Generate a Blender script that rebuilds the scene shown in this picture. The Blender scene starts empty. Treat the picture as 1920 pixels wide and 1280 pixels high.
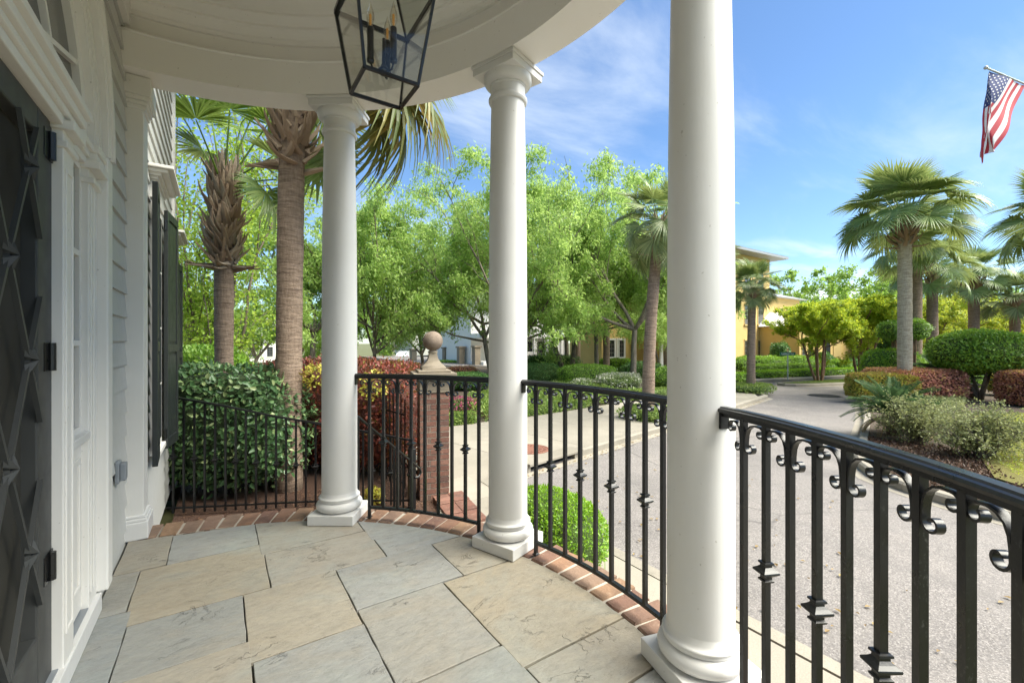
import bpy, bmesh, math, random
import numpy as np
from mathutils import Vector, Matrix, Euler

sc = bpy.context.scene
col = sc.collection
R_ = math.radians
# ------------------------------------------------------------------ camera
CX, CY, CH, YAW, FPX = 0.5245, -1.6244, 1.3, R_(33.78), 819.35
cam_d = bpy.data.cameras.new('camera'); cam = bpy.data.objects.new('camera', cam_d); col.objects.link(cam)
cam.location = (CX, CY, CH); cam.rotation_euler = (R_(90), 0, -YAW)
cam_d.sensor_width = 36; cam_d.lens = FPX / 1920 * 36
cam_d.clip_start = 0.02; cam_d.clip_end = 3000
sc.camera = cam
# ------------------------------------------------------------------ light
SUN_AZ, SUN_EL = R_(140), R_(54)          # azimuth from +Y towards +X
SUN_DIR = Vector((math.sin(SUN_AZ) * math.cos(SUN_EL), math.cos(SUN_AZ) * math.cos(SUN_EL), math.sin(SUN_EL)))
sd = bpy.data.lights.new('sun', 'SUN'); sun = bpy.data.objects.new('sun', sd); col.objects.link(sun)
sd.energy = 4.4; sd.angle = R_(50); sd.color = (1.0, 0.95, 0.87)
sun.rotation_euler = SUN_DIR.to_track_quat('Z', 'Y').to_euler(); sun.location = (0, 0, 30)

def build_world():
    w = bpy.data.worlds.new('World'); sc.world = w; w.use_nodes = True
    nt = w.node_tree; N = nt.nodes; L = nt.links; N.clear()
    out = N.new('ShaderNodeOutputWorld'); bg = N.new('ShaderNodeBackground'); bg.inputs['Strength'].default_value = 0.078
    sky = N.new('ShaderNodeTexSky'); sky.sky_type = 'NISHITA'; sky.sun_disc = False
    sky.sun_elevation = SUN_EL; sky.sun_rotation = SUN_AZ; sky.air_density = 1.0; sky.dust_density = 0.2; sky.ozone_density = 2.5
    tc = N.new('ShaderNodeTexCoord'); sep = N.new('ShaderNodeSeparateXYZ'); L.new(tc.outputs['Generated'], sep.inputs[0])
    def M(op, a, b=None):
        m = N.new('ShaderNodeMath'); m.operation = op
        for i, v in enumerate((a, b)):
            if v is None: continue
            if isinstance(v, (int, float)): m.inputs[i].default_value = v
            else: L.new(v, m.inputs[i])
        return m.outputs[0]
    zc = M('ADD', M('MAXIMUM', sep.outputs[2], 0.0), 0.12)
    cmb = N.new('ShaderNodeCombineXYZ')
    L.new(M('DIVIDE', sep.outputs[0], zc), cmb.inputs[0]); L.new(M('DIVIDE', sep.outputs[1], zc), cmb.inputs[1])
    def cloud(rot, scl, nscale, lo, hi, seed):
        mp = N.new('ShaderNodeMapping'); L.new(cmb.outputs[0], mp.inputs[0])
        mp.inputs['Rotation'].default_value = (0, 0, rot); mp.inputs['Scale'].default_value = scl; mp.inputs['Location'].default_value = (seed, seed * .7, 0)
        n = N.new('ShaderNodeTexNoise'); n.inputs['Scale'].default_value = nscale; n.inputs['Detail'].default_value = 9; n.inputs['Roughness'].default_value = .58
        n.inputs['Distortion'].default_value = .5
        L.new(mp.outputs[0], n.inputs['Vector'])
        mr = N.new('ShaderNodeMapRange'); mr.interpolation_type = 'SMOOTHSTEP'; mr.inputs[1].default_value = lo; mr.inputs[2].default_value = hi
        L.new(n.outputs['Fac'], mr.inputs[0]); return mr.outputs[0]
    c1 = M('MULTIPLY', cloud(R_(25), (0.5, 1.3, 1), 1.2, .46, .82, 3.1), .56)
    c2 = cloud(R_(-10), (1, 1.2, 1), .9, .50, .68, 8.4)
    # cumulus only low above the horizon
    lo = N.new('ShaderNodeMapRange'); lo.interpolation_type = 'SMOOTHSTEP'; lo.inputs[1].default_value = .30; lo.inputs[2].default_value = .02
    L.new(sep.outputs[2], lo.inputs[0])
    c2 = M('MULTIPLY', c2, lo.outputs[0])
    haze = N.new('ShaderNodeMapRange'); haze.interpolation_type = 'SMOOTHSTEP'; haze.inputs[1].default_value = .50; haze.inputs[2].default_value = -.05
    L.new(sep.outputs[2], haze.inputs[0])
    fac = M('MINIMUM', M('MAXIMUM', c1, c2), .95)
    tint = N.new('ShaderNodeMix'); tint.data_type = 'RGBA'; tint.blend_type = 'MULTIPLY'; tint.inputs[0].default_value = 1.0
    L.new(sky.outputs[0], tint.inputs[6]); tint.inputs[7].default_value = (.84, .985, 1.16, 1)
    mx = N.new('ShaderNodeMix'); mx.data_type = 'RGBA'; L.new(fac, mx.inputs[0]); L.new(tint.outputs[2], mx.inputs[6])
    mx.inputs[7].default_value = (6.3, 6.7, 7.4, 1)
    L.new(mx.outputs[2], bg.inputs['Color']); L.new(bg.outputs[0], out.inputs[0])
build_world()
vs = sc.view_settings
vs.view_transform = 'Standard'; vs.look = 'None'; vs.gamma = 1.0; vs.use_curve_mapping = False; vs.exposure = 1.45
vs.use_white_balance = True; vs.white_balance_temperature = 6780; vs.white_balance_tint = 5
cy = sc.cycles
cy.use_denoising = True; cy.max_bounces = 9; cy.diffuse_bounces = 7; cy.glossy_bounces = 3; cy.transmission_bounces = 5; cy.transparent_max_bounces = 6
cy.sample_clamp_indirect = 8; cy.caustics_reflective = False; cy.caustics_refractive = False
cy.use_adaptive_sampling = True; cy.adaptive_threshold = .02

# ------------------------------------------------------------------ site coordinates
# x: out from the house wall, y: along the wall, z = 0 at the porch floor
FW = np.array([math.sin(YAW), math.cos(YAW)]); RT = np.array([math.cos(YAW), -math.sin(YAW)]); CC = np.array([CX, CY])
def gp(px, py, z):                      # site point on a level plane z surveyed from the photograph
    Z = FPX * (CH - z) / (py - 640); q = CC + FW * Z + RT * ((px - 960) / FPX * Z); return float(q[0]), float(q[1])
def at(px, py, Z):                      # site point at depth Z
    q = CC + FW * Z + RT * ((px - 960) / FPX * Z); return float(q[0]), float(q[1]), CH + (640 - py) / FPX * Z
WALK, STREET, SOIL = -0.60, -0.73, -0.64
PR = 2.18                                # radius of the porch colonnade
COLA = [35.41, 70.82, 106.23, 141.64]
def pol(r, deg, z=0.0): return (r * math.sin(R_(deg)), r * math.cos(R_(deg)), z)

# ------------------------------------------------------------------ mesh helpers
def tag(o, label=None, cat=None, group=None, kind=None):
    if label: o['label'] = label
    if cat: o['category'] = cat
    if group: o['group'] = group
    if kind: o['kind'] = kind
    return o
def empty(name, loc=(0, 0, 0), label=None, cat=None, group=None, kind=None, rz=0.0, parent=None):
    o = bpy.data.objects.new(name, None); col.objects.link(o); o.location = loc; o.rotation_euler = (0, 0, rz); o.empty_display_size = .1
    if parent: o.parent = parent
    return tag(o, label, cat, group, kind)
def link(name, me, parent=None, loc=(0, 0, 0), rot=(0, 0, 0), scl=(1, 1, 1)):
    o = bpy.data.objects.new(name, me); col.objects.link(o)
    if parent: o.parent = parent
    o.location = loc; o.rotation_euler = rot; o.scale = scl
    return o
def root_of(o):
    while o.parent: o = o.parent
    return o
class MB:
    def __init__(s): s.v = []; s.f = []
    def add(s, vs, fs):
        o = len(s.v); s.v += [tuple(v) for v in vs]; s.f += [tuple(i + o for i in f) for f in fs]; return s
    def box(s, x0, x1, y0, y1, z0, z1):
        return s.add([(x0, y0, z0), (x1, y0, z0), (x1, y1, z0), (x0, y1, z0), (x0, y0, z1), (x1, y0, z1), (x1, y1, z1), (x0, y1, z1)],
                     [(0, 3, 2, 1), (4, 5, 6, 7), (0, 1, 5, 4), (1, 2, 6, 5), (2, 3, 7, 6), (3, 0, 4, 7)])
    def obox(s, c, ax, ay, az, hx, hy, hz):
        c, ax, ay, az = Vector(c), Vector(ax).normalized() * hx, Vector(ay).normalized() * hy, Vector(az).normalized() * hz
        P = [c + ax * i + ay * j + az * k for k in (-1, 1) for i, j in ((-1, -1), (1, -1), (1, 1), (-1, 1))]
        return s.add(P, [(0, 3, 2, 1), (4, 5, 6, 7), (0, 1, 5, 4), (1, 2, 6, 5), (2, 3, 7, 6), (3, 0, 4, 7)])
    def bar(s, a, b, w, d=None, up=(0, 0, 1)):
        a, b = Vector(a), Vector(b); ax = (b - a); L = ax.length; ax.normalize(); up = Vector(up)
        if abs(ax.dot(up)) > .98: up = Vector((1, 0, 0))
        ay = up.cross(ax).normalized(); az = ax.cross(ay)
        return s.obox((a + b) / 2, ax, ay, az, L / 2, w / 2, (d or w) / 2)
    def prism(s, poly, z0, z1, inset=0.0, bev=0.0):
        n = len(poly)
        if bev:
            c = np.mean(np.array(poly), 0); p2 = [tuple(c + (np.array(p) - c) * max(0, 1 - bev / max(1e-6, np.linalg.norm(np.array(p) - c)))) for p in poly]
            V = [(x, y, z0) for x, y in poly] + [(x, y, z1 - bev * .6) for x, y in poly] + [(x, y, z1) for x, y in p2]
            F = [tuple(range(n))[::-1], tuple(range(2 * n, 3 * n))]
            for i in range(n):
                j = (i + 1) % n; F += [(i, j, n + j, n + i), (n + i, n + j, 2 * n + j, 2 * n + i)]
            return s.add(V, F)
        V = [(x, y, z0) for x, y in poly] + [(x, y, z1) for x, y in poly]
        F = [tuple(range(n))[::-1], tuple(range(n, 2 * n))] + [(i, (i + 1) % n, n + (i + 1) % n, n + i) for i in range(n)]
        return s.add(V, F)
    def tube(s, pts, rad, n=8, caps=True):
        P = [Vector(p) for p in pts]; m = len(P); rad = [rad] * m if isinstance(rad, (int, float)) else list(rad)
        up = Vector((0, 0, 1)); V = []; prev = None
        for i, p in enumerate(P):
            t = (P[min(i + 1, m - 1)] - P[max(i - 1, 0)]).normalized()
            if prev is None:
                a = up if abs(t.dot(up)) < .9 else Vector((1, 0, 0)); u = t.cross(a).normalized()
            else:
                u = (prev - t * prev.dot(t)).normalized()
            prev = u; w = t.cross(u)
            V += [p + (u * math.cos(k * 2 * math.pi / n) + w * math.sin(k * 2 * math.pi / n)) * rad[i] for k in range(n)]
        F = [(i * n + k, i * n + (k + 1) % n, (i + 1) * n + (k + 1) % n, (i + 1) * n + k) for i in range(m - 1) for k in range(n)]
        if caps: F += [tuple(range(n))[::-1], tuple((m - 1) * n + k for k in range(n))]
        return s.add(V, F)
    def lathe(s, prof, c=(0, 0, 0), n=32):
        m = len(prof); V = [(c[0] + r * math.cos(2 * math.pi * k / n), c[1] + r * math.sin(2 * math.pi * k / n), c[2] + z) for r, z in prof for k in range(n)]
        F = [(i * n + k, i * n + (k + 1) % n, (i + 1) * n + (k + 1) % n, (i + 1) * n + k) for i in range(m - 1) for k in range(n)]
        F += [tuple(range(n))[::-1], tuple((m - 1) * n + k for k in range(n))]
        return s.add(V, F)
    def arc(s, prof, a0, a1, n):          # closed profile (r,z) swept about the porch centre, degrees from +Y towards +X
        m = len(prof); V = [pol(r, a0 + (a1 - a0) * k / n, z) for k in range(n + 1) for r, z in prof]
        F = [(k * m + i, k * m + (i + 1) % m, (k + 1) * m + (i + 1) % m, (k + 1) * m + i) for k in range(n) for i in range(m)]
        F += [tuple(range(m))[::-1], tuple(n * m + i for i in range(m))]
        return s.add(V, F)
    def mesh(s, name, mat, smooth=False, fix=True, angle=None):
        me = bpy.data.meshes.new(name); me.from_pydata(s.v, [], s.f)
        if fix:
            bm = bmesh.new(); bm.from_mesh(me); bmesh.ops.recalc_face_normals(bm, faces=bm.faces); bm.to_mesh(me); bm.free()
        if mat:
            for m in (mat if isinstance(mat, (list, tuple)) else [mat]): me.materials.append(m)
        if smooth or angle:
            me.polygons.foreach_set('use_smooth', [True] * len(me.polygons))
            if angle: me.set_sharp_from_angle(angle=R_(angle))
        return me
    def build(s, name, mat, parent=None, smooth=False, angle=None, bevel=0, label=None):
        if parent:
            l = root_of(parent).location
            if l.length > 0: s.v = [(x - l.x, y - l.y, z - l.z) for x, y, z in s.v]
        o = link(name, s.mesh(name, mat, smooth, True, angle), parent)
        if bevel:
            b = o.modifiers.new('bevel', 'BEVEL'); b.width = bevel; b.segments = 2; b.limit_method = 'ANGLE'; b.angle_limit = R_(40)
        if label: o['label'] = label
        return o
def clip(poly, conv):                     # Sutherland-Hodgman, conv counter-clockwise
    out = list(poly)
    for i in range(len(conv)):
        a, b = conv[i], conv[(i + 1) % len(conv)]; inp, out = out, []
        if not inp: return []
        side = lambda p: (b[0] - a[0]) * (p[1] - a[1]) - (b[1] - a[1]) * (p[0] - a[0])
        for j in range(len(inp)):
            p, q = inp[j], inp[(j + 1) % len(inp)]; sp, sq = side(p), side(q)
            if sp >= 0: out.append(p)
            if (sp >= 0) != (sq >= 0):
                t = sp / (sp - sq); out.append((p[0] + (q[0] - p[0]) * t, p[1] + (q[1] - p[1]) * t))
    return out
def area(poly): return .5 * sum(poly[i][0] * poly[(i + 1) % len(poly)][1] - poly[(i + 1) % len(poly)][0] * poly[i][1] for i in range(len(poly)))
def ccw(p): return p if area(p) > 0 else p[::-1]

# ------------------------------------------------------------------ materials
class NT:
    def __init__(s, name):
        s.m = bpy.data.materials.new(name); s.m.use_nodes = True; s.nt = s.m.node_tree; s.N = s.nt.nodes; s.L = s.nt.links
        s.p = s.N['Principled BSDF']; s.out = s.N['Material Output']; s.x = {}
    def coord(s, kind='Object'):
        if kind not in s.x: s.x[kind] = s.N.new('ShaderNodeTexCoord').outputs[kind] if kind != 'World' else s.N.new('ShaderNodeNewGeometry').outputs['Position']
        return s.x[kind]
    def noise(s, scale, detail=4, rough=.55, co=None, stretch=None, dist=0):
        n = s.N.new('ShaderNodeTexNoise'); n.inputs['Scale'].default_value = scale; n.inputs['Detail'].default_value = detail; n.inputs['Roughness'].default_value = rough; n.inputs['Distortion'].default_value = dist
        c = co if co is not None else s.coord('World')
        if stretch:
            mp = s.N.new('ShaderNodeMapping'); mp.inputs['Scale'].default_value = stretch; s.L.new(c, mp.inputs[0]); c = mp.outputs[0]
        s.L.new(c, n.inputs['Vector']); return n.outputs['Fac']
    def vor(s, scale, co=None, feature='F1', out='Distance', stretch=None):
        n = s.N.new('ShaderNodeTexVoronoi'); n.inputs['Scale'].default_value = scale; n.feature = feature
        c = co if co is not None else s.coord('World')
        if stretch:
            mp = s.N.new('ShaderNodeMapping'); mp.inputs['Scale'].default_value = stretch; s.L.new(c, mp.inputs[0]); c = mp.outputs[0]
        s.L.new(c, n.inputs['Vector']); return n.outputs[out]
    def ramp(s, fac, stops, mode='LINEAR'):
        r = s.N.new('ShaderNodeValToRGB'); r.color_ramp.interpolation = mode; e = r.color_ramp.elements
        while len(e) < len(stops): e.new(.5)
        for k, (p, c) in enumerate(stops): e[k].position = p; e[k].color = (*c, 1) if len(c) == 3 else c
        s.L.new(fac, r.inputs[0]); return r.outputs[0]
    def mixc(s, fac, a, b, mode='MIX'):
        m = s.N.new('ShaderNodeMix'); m.data_type = 'RGBA'; m.blend_type = mode
        for i, v in ((0, fac), (6, a), (7, b)):
            if isinstance(v, (int, float)): m.inputs[i].default_value = v
            elif isinstance(v, tuple): m.inputs[i].default_value = (*v, 1)
            else: s.L.new(v, m.inputs[i])
        return m.outputs[2]
    def math(s, op, a, b=0.0):
        m = s.N.new('ShaderNodeMath'); m.operation = op
        for i, v in enumerate((a, b)):
            if isinstance(v, (int, float)): m.inputs[i].default_value = v
            else: s.L.new(v, m.inputs[i])
        return m.outputs[0]
    def rng(s, v, a, b, c, d):
        m = s.N.new('ShaderNodeMapRange'); s.L.new(v, m.inputs[0])
        for i, k in enumerate((a, b, c, d)): m.inputs[i + 1].default_value = k
        return m.outputs[0]
    def col(s, c):
        if isinstance(c, tuple): s.p.inputs['Base Color'].default_value = (*c, 1)
        else: s.L.new(c, s.p.inputs['Base Color'])
        return s
    def rough(s, r):
        if isinstance(r, (int, float)): s.p.inputs['Roughness'].default_value = r
        else: s.L.new(r, s.p.inputs['Roughness'])
        return s
    def spec(s, v): s.p.inputs['Specular IOR Level'].default_value = v; return s
    def bump(s, h, strength=.3, dist=.01):
        b = s.N.new('ShaderNodeBump'); b.inputs['Strength'].default_value = strength; b.inputs['Distance'].default_value = dist
        s.L.new(h, b.inputs['Height']); s.L.new(b.outputs[0], s.p.inputs['Normal']); return s
    def rand(s): return s.N.new('ShaderNodeObjectInfo').outputs['Random']
    def island(s): return s.N.new('ShaderNodeNewGeometry').outputs['Random Per Island']
mt = {}
def M(name): n = NT(name); mt[name] = n.m; return n
def paint(name, c, r=.42, dirt=.06, bump=.12):
    n = M(name); a = n.noise(1.7, 5, .6); b = n.noise(38, 3, .6, stretch=(1, 1, .25))
    k = n.math('MULTIPLY', n.rng(a, .35, .75, 0, 1), dirt)
    c_ = n.mixc(k, c, (c[0] * .72, c[1] * .68, c[2] * .58)); sp_ = n.rng(n.noise(55, 2, .5), .735, .77, 0, .5)
    c_ = n.mixc(n.math('MULTIPLY', n.rng(n.noise(2.4, 6, .7, stretch=(6, 6, .5)), .55, .8, 0, 1), dirt * .5), c_, (c[0] * .8, c[1] * .77, c[2] * .7))
    n.col(n.mixc(sp_, c_, (c[0] * .35, c[1] * .32, c[2] * .27))).rough(n.rng(b, .3, .7, r - .08, r + .1)).bump(b, bump, .002); return n
paint('white_paint', (.66, .655, .64), dirt=.22, bump=.2); paint('ceiling_paint', (.82, .80, .765), .5, dirt=.12, bump=.2); paint('siding_paint', (.47, .475, .455), .5, .2, .35)
paint('trim_paint', (.72, .705, .67), .45, .22, .2); paint('dark_green_paint', (.020, .024, .024), .38, .1)
n = M('black_iron'); b = n.noise(60, 4, .6); big = n.noise(9, 3)
n.col(n.mixc(n.math('MULTIPLY', n.rng(n.noise(150, 4, .7, stretch=(1, 1, .5)), .56, .70, 0, .55), n.rng(n.noise(5, 3), .48, .66, .05, 1)), (.006, .0065, .007), (.13, .13, .125))).spec(.5).rough(n.rng(big, .3, .7, .24, .42)).bump(b, .25, .002)
n = M('door_metal'); n.col((.055, .057, .055)).spec(.2).rough(n.rng(n.noise(8), .3, .7, .4, .55))
n = M('door_glass'); n.col(n.mixc(n.noise(2.5, 3), (.035, .034, .030), (.075, .072, .062))).rough(1.0).spec(.0)
# flagstone: each stone its own tint, cleft layers and rust blooms
n = M('flagstone'); rd = n.rand()
base = n.ramp(rd, [(0, (0.272, 0.277, 0.266)), (0.18, (0.314, 0.277, 0.216)), (0.34, (0.249, 0.262, 0.257)), (0.5, (0.3, 0.296, 0.275)), (0.64, (0.336, 0.289, 0.214)), (0.8, (0.26, 0.277, 0.282)), (1, (0.308, 0.304, 0.282))])
oc = n.coord('World'); cl = n.noise(2.6, 8, .62, stretch=(1, 2.0, 1), dist=.5); sp = n.noise(9, 6, .7)
c1 = n.mixc(n.rng(cl, .48, .72, 0, .4), base, (.295, .24, .165)); c2 = n.mixc(n.rng(n.noise(1.9, 5, .6, dist=.8), .5, .75, 0, .75), c1, (.29, .31, .285))
c3 = n.mixc(n.rng(n.noise(4.5, 8, .72, stretch=(1, 1.7, 1), dist=.6), .54, .80, 0, .45), c2, (.20, .18, .14)); c3 = n.mixc(1.0, c3, n.ramp(n.noise(14, 8, .75, stretch=(1, 2, 1), dist=.5), [(.3, (.80, .80, .79)), (.5, (1, 1, 1)), (.72, (1.14, 1.12, 1.08))]), 'MULTIPLY')
c4 = n.mixc(n.rng(n.noise(60, 3), .68, .8, 0, .3), c3, (.38, .37, .33))
crack = n.rng(n.math('ABSOLUTE', n.math('SUBTRACT', n.noise(2.2, 6, .6, stretch=(1, 2.2, 1), dist=1.6), .5)), .001, .010, 1, 0)
crk = n.math('MULTIPLY', crack, n.rng(n.noise(3.3, 2), .56, .62, 0, 1))
n.col(n.mixc(n.math('MULTIPLY', crk, .28), c4, (.09, .08, .065))).rough(n.rng(cl, .3, .7, .45, .68))
terr = n.math('MULTIPLY', n.math('FLOOR', n.math('MULTIPLY', n.noise(1.5, 7, .62, stretch=(1, 1.9, 1), dist=.35), 9.0)), .11)
hgt = n.math('ADD', n.math('ADD', n.math('MULTIPLY', cl, .6), n.math('MULTIPLY', terr, 1.1)), n.math('MULTIPLY', n.noise(26, 6, .65, stretch=(1, 1.8, 1)), .35)); n.bump(n.math('SUBTRACT', hgt, n.math('MULTIPLY', crk, .5)), .8, .014)
def brickmat(name, stops):
    n = M(name); c = n.ramp(n.rand(), stops); a = n.noise(24, 5, .65); b = n.noise(7, 4, .6)
    c = n.mixc(n.rng(b, .42, .72, 0, .6), c, (.075, .045, .035)); c = n.mixc(n.rng(a, .55, .8, 0, .5), c, (.38, .28, .20))
    n.col(c).rough(.8).bump(n.math('ADD', a, n.noise(90, 3)), .6, .006)
brickmat('rim_brick', [(0, (.20, .105, .07)), (.3, (.245, .135, .08)), (.55, (.27, .165, .095)), (.8, (.165, .085, .06)), (1, (.235, .155, .105))])
brickmat('pier_brick', [(0, (.13, .056, .04)), (.3, (.185, .085, .059)), (.6, (.16, .07, .05)), (.8, (.23, .115, .082)), (1, (.095, .05, .04))])
n = M('mortar'); n.col(n.mixc(n.noise(12, 5), (.33, .29, .23), (.47, .42, .35))).rough(.9).bump(n.noise(120, 3), .5, .003)
n = M('pier_mortar'); n.col(n.mixc(n.noise(12, 5), (.20, .175, .14), (.32, .285, .23))).rough(.9).bump(n.noise(120, 3), .5, .003)
n = M('joint_dark'); n.col((.045, .04, .033)).rough(.95)
n = M('asphalt'); v = n.vor(120, out='Color'); g = n.noise(2.2, 4); sepn = n.N.new('ShaderNodeSeparateColor'); n.L.new(v, sepn.inputs[0])
st = n.ramp(sepn.outputs[0], [(0, (0.111, 0.101, 0.096)), (0.3, (0.166, 0.152, 0.143)), (0.6, (0.207, 0.188, 0.177)), (0.85, (0.262, 0.239, 0.223)), (1, (0.353, 0.328, 0.308))])
n.col(n.mixc(1.0, n.mixc(n.rng(g, .3, .75, 0, .4), st, (.235, .216, .202)), n.ramp(n.noise(.55, 7, .68, dist=.8), [(.3, (.70, .70, .71)), (.44, (.90, .895, .89)), (.56, (1.0, .99, .98)), (.7, (1.10, 1.08, 1.05))]), 'MULTIPLY')).rough(.85).bump(n.vor(120), .35, .004)
warp = n.mixc(.10, n.coord('World'), n.N.new('ShaderNodeTexNoise').outputs['Color'])
ckd = n.rng(n.vor(.42, co=warp, feature='DISTANCE_TO_EDGE'), 0, .009, 1, 0); ckm = n.math('MULTIPLY', ckd, n.rng(n.noise(.5, 3), .45, .6, 0, .7))
lk = n.p.inputs['Base Color'].links[0].from_socket; n.col(n.mixc(ckm, n.mixc(n.rng(n.noise(1.1, 4, .6, stretch=(1.6, .22, 1)), .52, .72, 0, .32), lk, (.11, .10, .095)), (.05, .046, .043)))
def concrete(name, a, b):
    n = M(name); g = n.noise(1.3, 6, .65, dist=.4); f = n.noise(110, 3, .6); rr = n.rng(n.rand(), 0, 1, .88, 1.08)
    c = n.mixc(n.rng(g, .3, .7, 0, 1), a, b); c = n.mixc(n.rng(n.noise(5, 5, .7), .58, .82, 0, .45), c, (.15, .135, .11))
    c = n.mixc(1.0, c, n.mixc(n.rng(f, .3, .7, 0, 1), (.82, .82, .82), (1.1, 1.1, 1.1)), 'MULTIPLY')
    cb = n.N.new('ShaderNodeVectorMath'); cb.operation = 'SCALE'; n.L.new(c, cb.inputs[0]); n.L.new(rr, cb.inputs['Scale'])
    n.col(cb.outputs[0]).rough(.85).bump(f, .3, .004)
concrete('walk_concrete', (.33, .295, .24), (.26, .235, .19)); concrete('kerb_concrete', (.34, .305, .25), (.25, .225, .18)); concrete('cast_stone', (.27, .225, .165), (.19, .16, .12))
n = M('ball_stone'); n.col(n.mixc(n.rng(n.noise(6, 6, .7), .35, .7, 0, 1), (.24, .185, .14), (.13, .098, .076))).rough(.9).bump(n.noise(45, 5, .7), .7, .008)
n = M('mulch'); n.col(n.mixc(n.noise(30, 6, .7), (.035, .016, .010), (.12, .062, .038))).rough(.95).bump(n.noise(70, 5, .7, stretch=(1, .4, 1)), 1.0, .03)
n = M('soil'); n.col(n.mixc(n.noise(18, 6, .7), (.05, .038, .027), (.13, .095, .065))).rough(.95).bump(n.noise(50, 5, .7), .9, .03)
n = M('lawn'); n.col(n.mixc(n.noise(3, 6, .7), (.115, .12, .022), (.20, .165, .04))).rough(.9).bump(n.noise(160, 3, .7), .8, .02)
n = M('green_lawn'); n.col(n.mixc(n.noise(3, 6, .7), (.075, .105, .025), (.125, .14, .04))).rough(.9).bump(n.noise(160, 3, .7), .8, .02)
n = M('terrain'); n.col(n.mixc(n.noise(.4, 6, .7), (.08, .10, .03), (.14, .13, .06))).rough(.95)
n = M('rust'); n.col(n.mixc(n.noise(25, 4), (.17, .07, .045), (.24, .11, .075))).rough(.8).bump(n.vor(40, feature='F1'), .6, .004)
n = M('slot_shade_black'); n.col((.004, .004, .004)).rough(.9)
n = M('grate_metal'); n.col((.05, .05, .05)).rough(.6)
def leafmat(name, stops, rough=.5, trans=.30, spec=.4, tc=None):
    n = M(name); c = n.ramp(n.island(), stops); n.col(c).rough(rough).spec(spec)
    t = n.N.new('ShaderNodeBsdfTranslucent'); n.L.new(n.mixc(.55, c, tc or tuple(min(1, x * 1.9) for x in stops[-1][1])), t.inputs[0])
    mx = n.N.new('ShaderNodeMixShader'); mx.inputs[0].default_value = trans
    n.L.new(n.p.outputs[0], mx.inputs[1]); n.L.new(t.outputs[0], mx.inputs[2]); n.L.new(mx.outputs[0], n.out.inputs[0])
leafmat('oak_leaf', [(0, (0.1625, 0.2666, 0.0602)), (0.5, (0.2497, 0.3721, 0.0876)), (1, (0.3832, 0.5086, 0.1478))], trans=.5)
leafmat('lime_leaf', [(0, (0.1382, 0.2431, 0.0308)), (0.5, (0.2282, 0.3504, 0.0412)), (1, (0.3363, 0.4433, 0.0601))], trans=.46)
leafmat('myrtle_leaf', [(0, (0.138, 0.2875, 0.0253)), (0.5, (0.2645, 0.4255, 0.0345)), (0.85, (0.391, 0.506, 0.046)), (1, (0.483, 0.483, 0.046))], trans=.46)
leafmat('golden_leaf', [(0, (0.1725, 0.2875, 0.0287)), (0.5, (0.322, 0.4255, 0.0403)), (1, (0.483, 0.483, 0.0575))], trans=.36)
leafmat('far_leaf', [(0, (0.1248, 0.234, 0.039)), (0.5, (0.2028, 0.3276, 0.0546)), (1, (0.2964, 0.4212, 0.078))], trans=.46)
leafmat('camellia_leaf', [(0, (0.0337, 0.0824, 0.03)), (0.5, (0.0636, 0.1348, 0.0487)), (0.85, (0.1123, 0.1966, 0.0749)), (1, (0.2808, 0.337, 0.1498))], rough=.40, trans=.10, spec=.45)
leafmat('red_leaf', [(0, (.085, .018, .017)), (.35, (.16, .032, .027)), (.62, (.24, .052, .038)), (.84, (.31, .085, .052)), (.95, (.13, .04, .032)), (1, (.22, .2, .045))], rough=.45, trans=.25)
leafmat('plum_leaf', [(0, (0.318, 0.1093, 0.0894)), (0.5, (0.5564, 0.2186, 0.159)), (0.85, (0.7552, 0.3378, 0.2384)), (1, (0.5962, 0.4968, 0.1193))], rough=.5, trans=.2)
leafmat('chartreuse_leaf', [(0, (0.2527, 0.2948, 0.0421)), (0.5, (0.4633, 0.4844, 0.0632)), (0.85, (0.6318, 0.5897, 0.1053)), (1, (0.4212, 0.1685, 0.1053))], trans=.3)
leafmat('boxwood_leaf', [(0, (0.102, 0.228, 0.0144)), (0.5, (0.18, 0.348, 0.0216)), (1, (0.288, 0.456, 0.036))], rough=.38, trans=.28, spec=.5)
leafmat('hedge_leaf', [(0, (0.0805, 0.184, 0.0207)), (0.5, (0.161, 0.299, 0.0345)), (1, (0.276, 0.4255, 0.0575))], rough=.42, trans=.25)
leafmat('dark_hedge_leaf', [(0, (0.0432, 0.1152, 0.0336)), (0.5, (0.084, 0.192, 0.048)), (1, (0.156, 0.288, 0.072))], rough=.4, trans=.15)
leafmat('grey_leaf', [(0, (0.13, 0.16, 0.06)), (0.5, (0.22, 0.25, 0.095)), (1, (0.36, 0.38, 0.17))], rough=.55, trans=.3)
leafmat('white_flower', [(0, (0.1, 0.15, 0.04)), (0.5, (0.16, 0.21, 0.07)), (0.78, (0.2, 0.25, 0.09)), (0.82, (0.6, 0.58, 0.5)), (1, (0.7, 0.68, 0.6))], trans=.25)
leafmat('pink_flower', [(0, (.07, .13, .03)), (.55, (.10, .16, .04)), (.65, (.45, .05, .16)), (1, (.55, .12, .25))], trans=.25)
leafmat('cover_leaf', [(0, (0.075, 0.15, 0.024)), (0.5, (0.15, 0.24, 0.0375)), (1, (0.285, 0.3525, 0.09))], trans=.25)
leafmat('palm_leaf', [(0, (0.1107, 0.1843, 0.0517)), (0.5, (0.1697, 0.2582, 0.0737)), (0.9, (0.2507, 0.3392, 0.118)), (1, (0.3687, 0.3982, 0.1328))], rough=.36, trans=.22, spec=.5)
leafmat('grey_palm_leaf', [(0, (0.11, 0.155, 0.055)), (0.5, (0.18, 0.235, 0.085)), (1, (0.32, 0.36, 0.165))], rough=.42, trans=.2, spec=.5)
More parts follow.
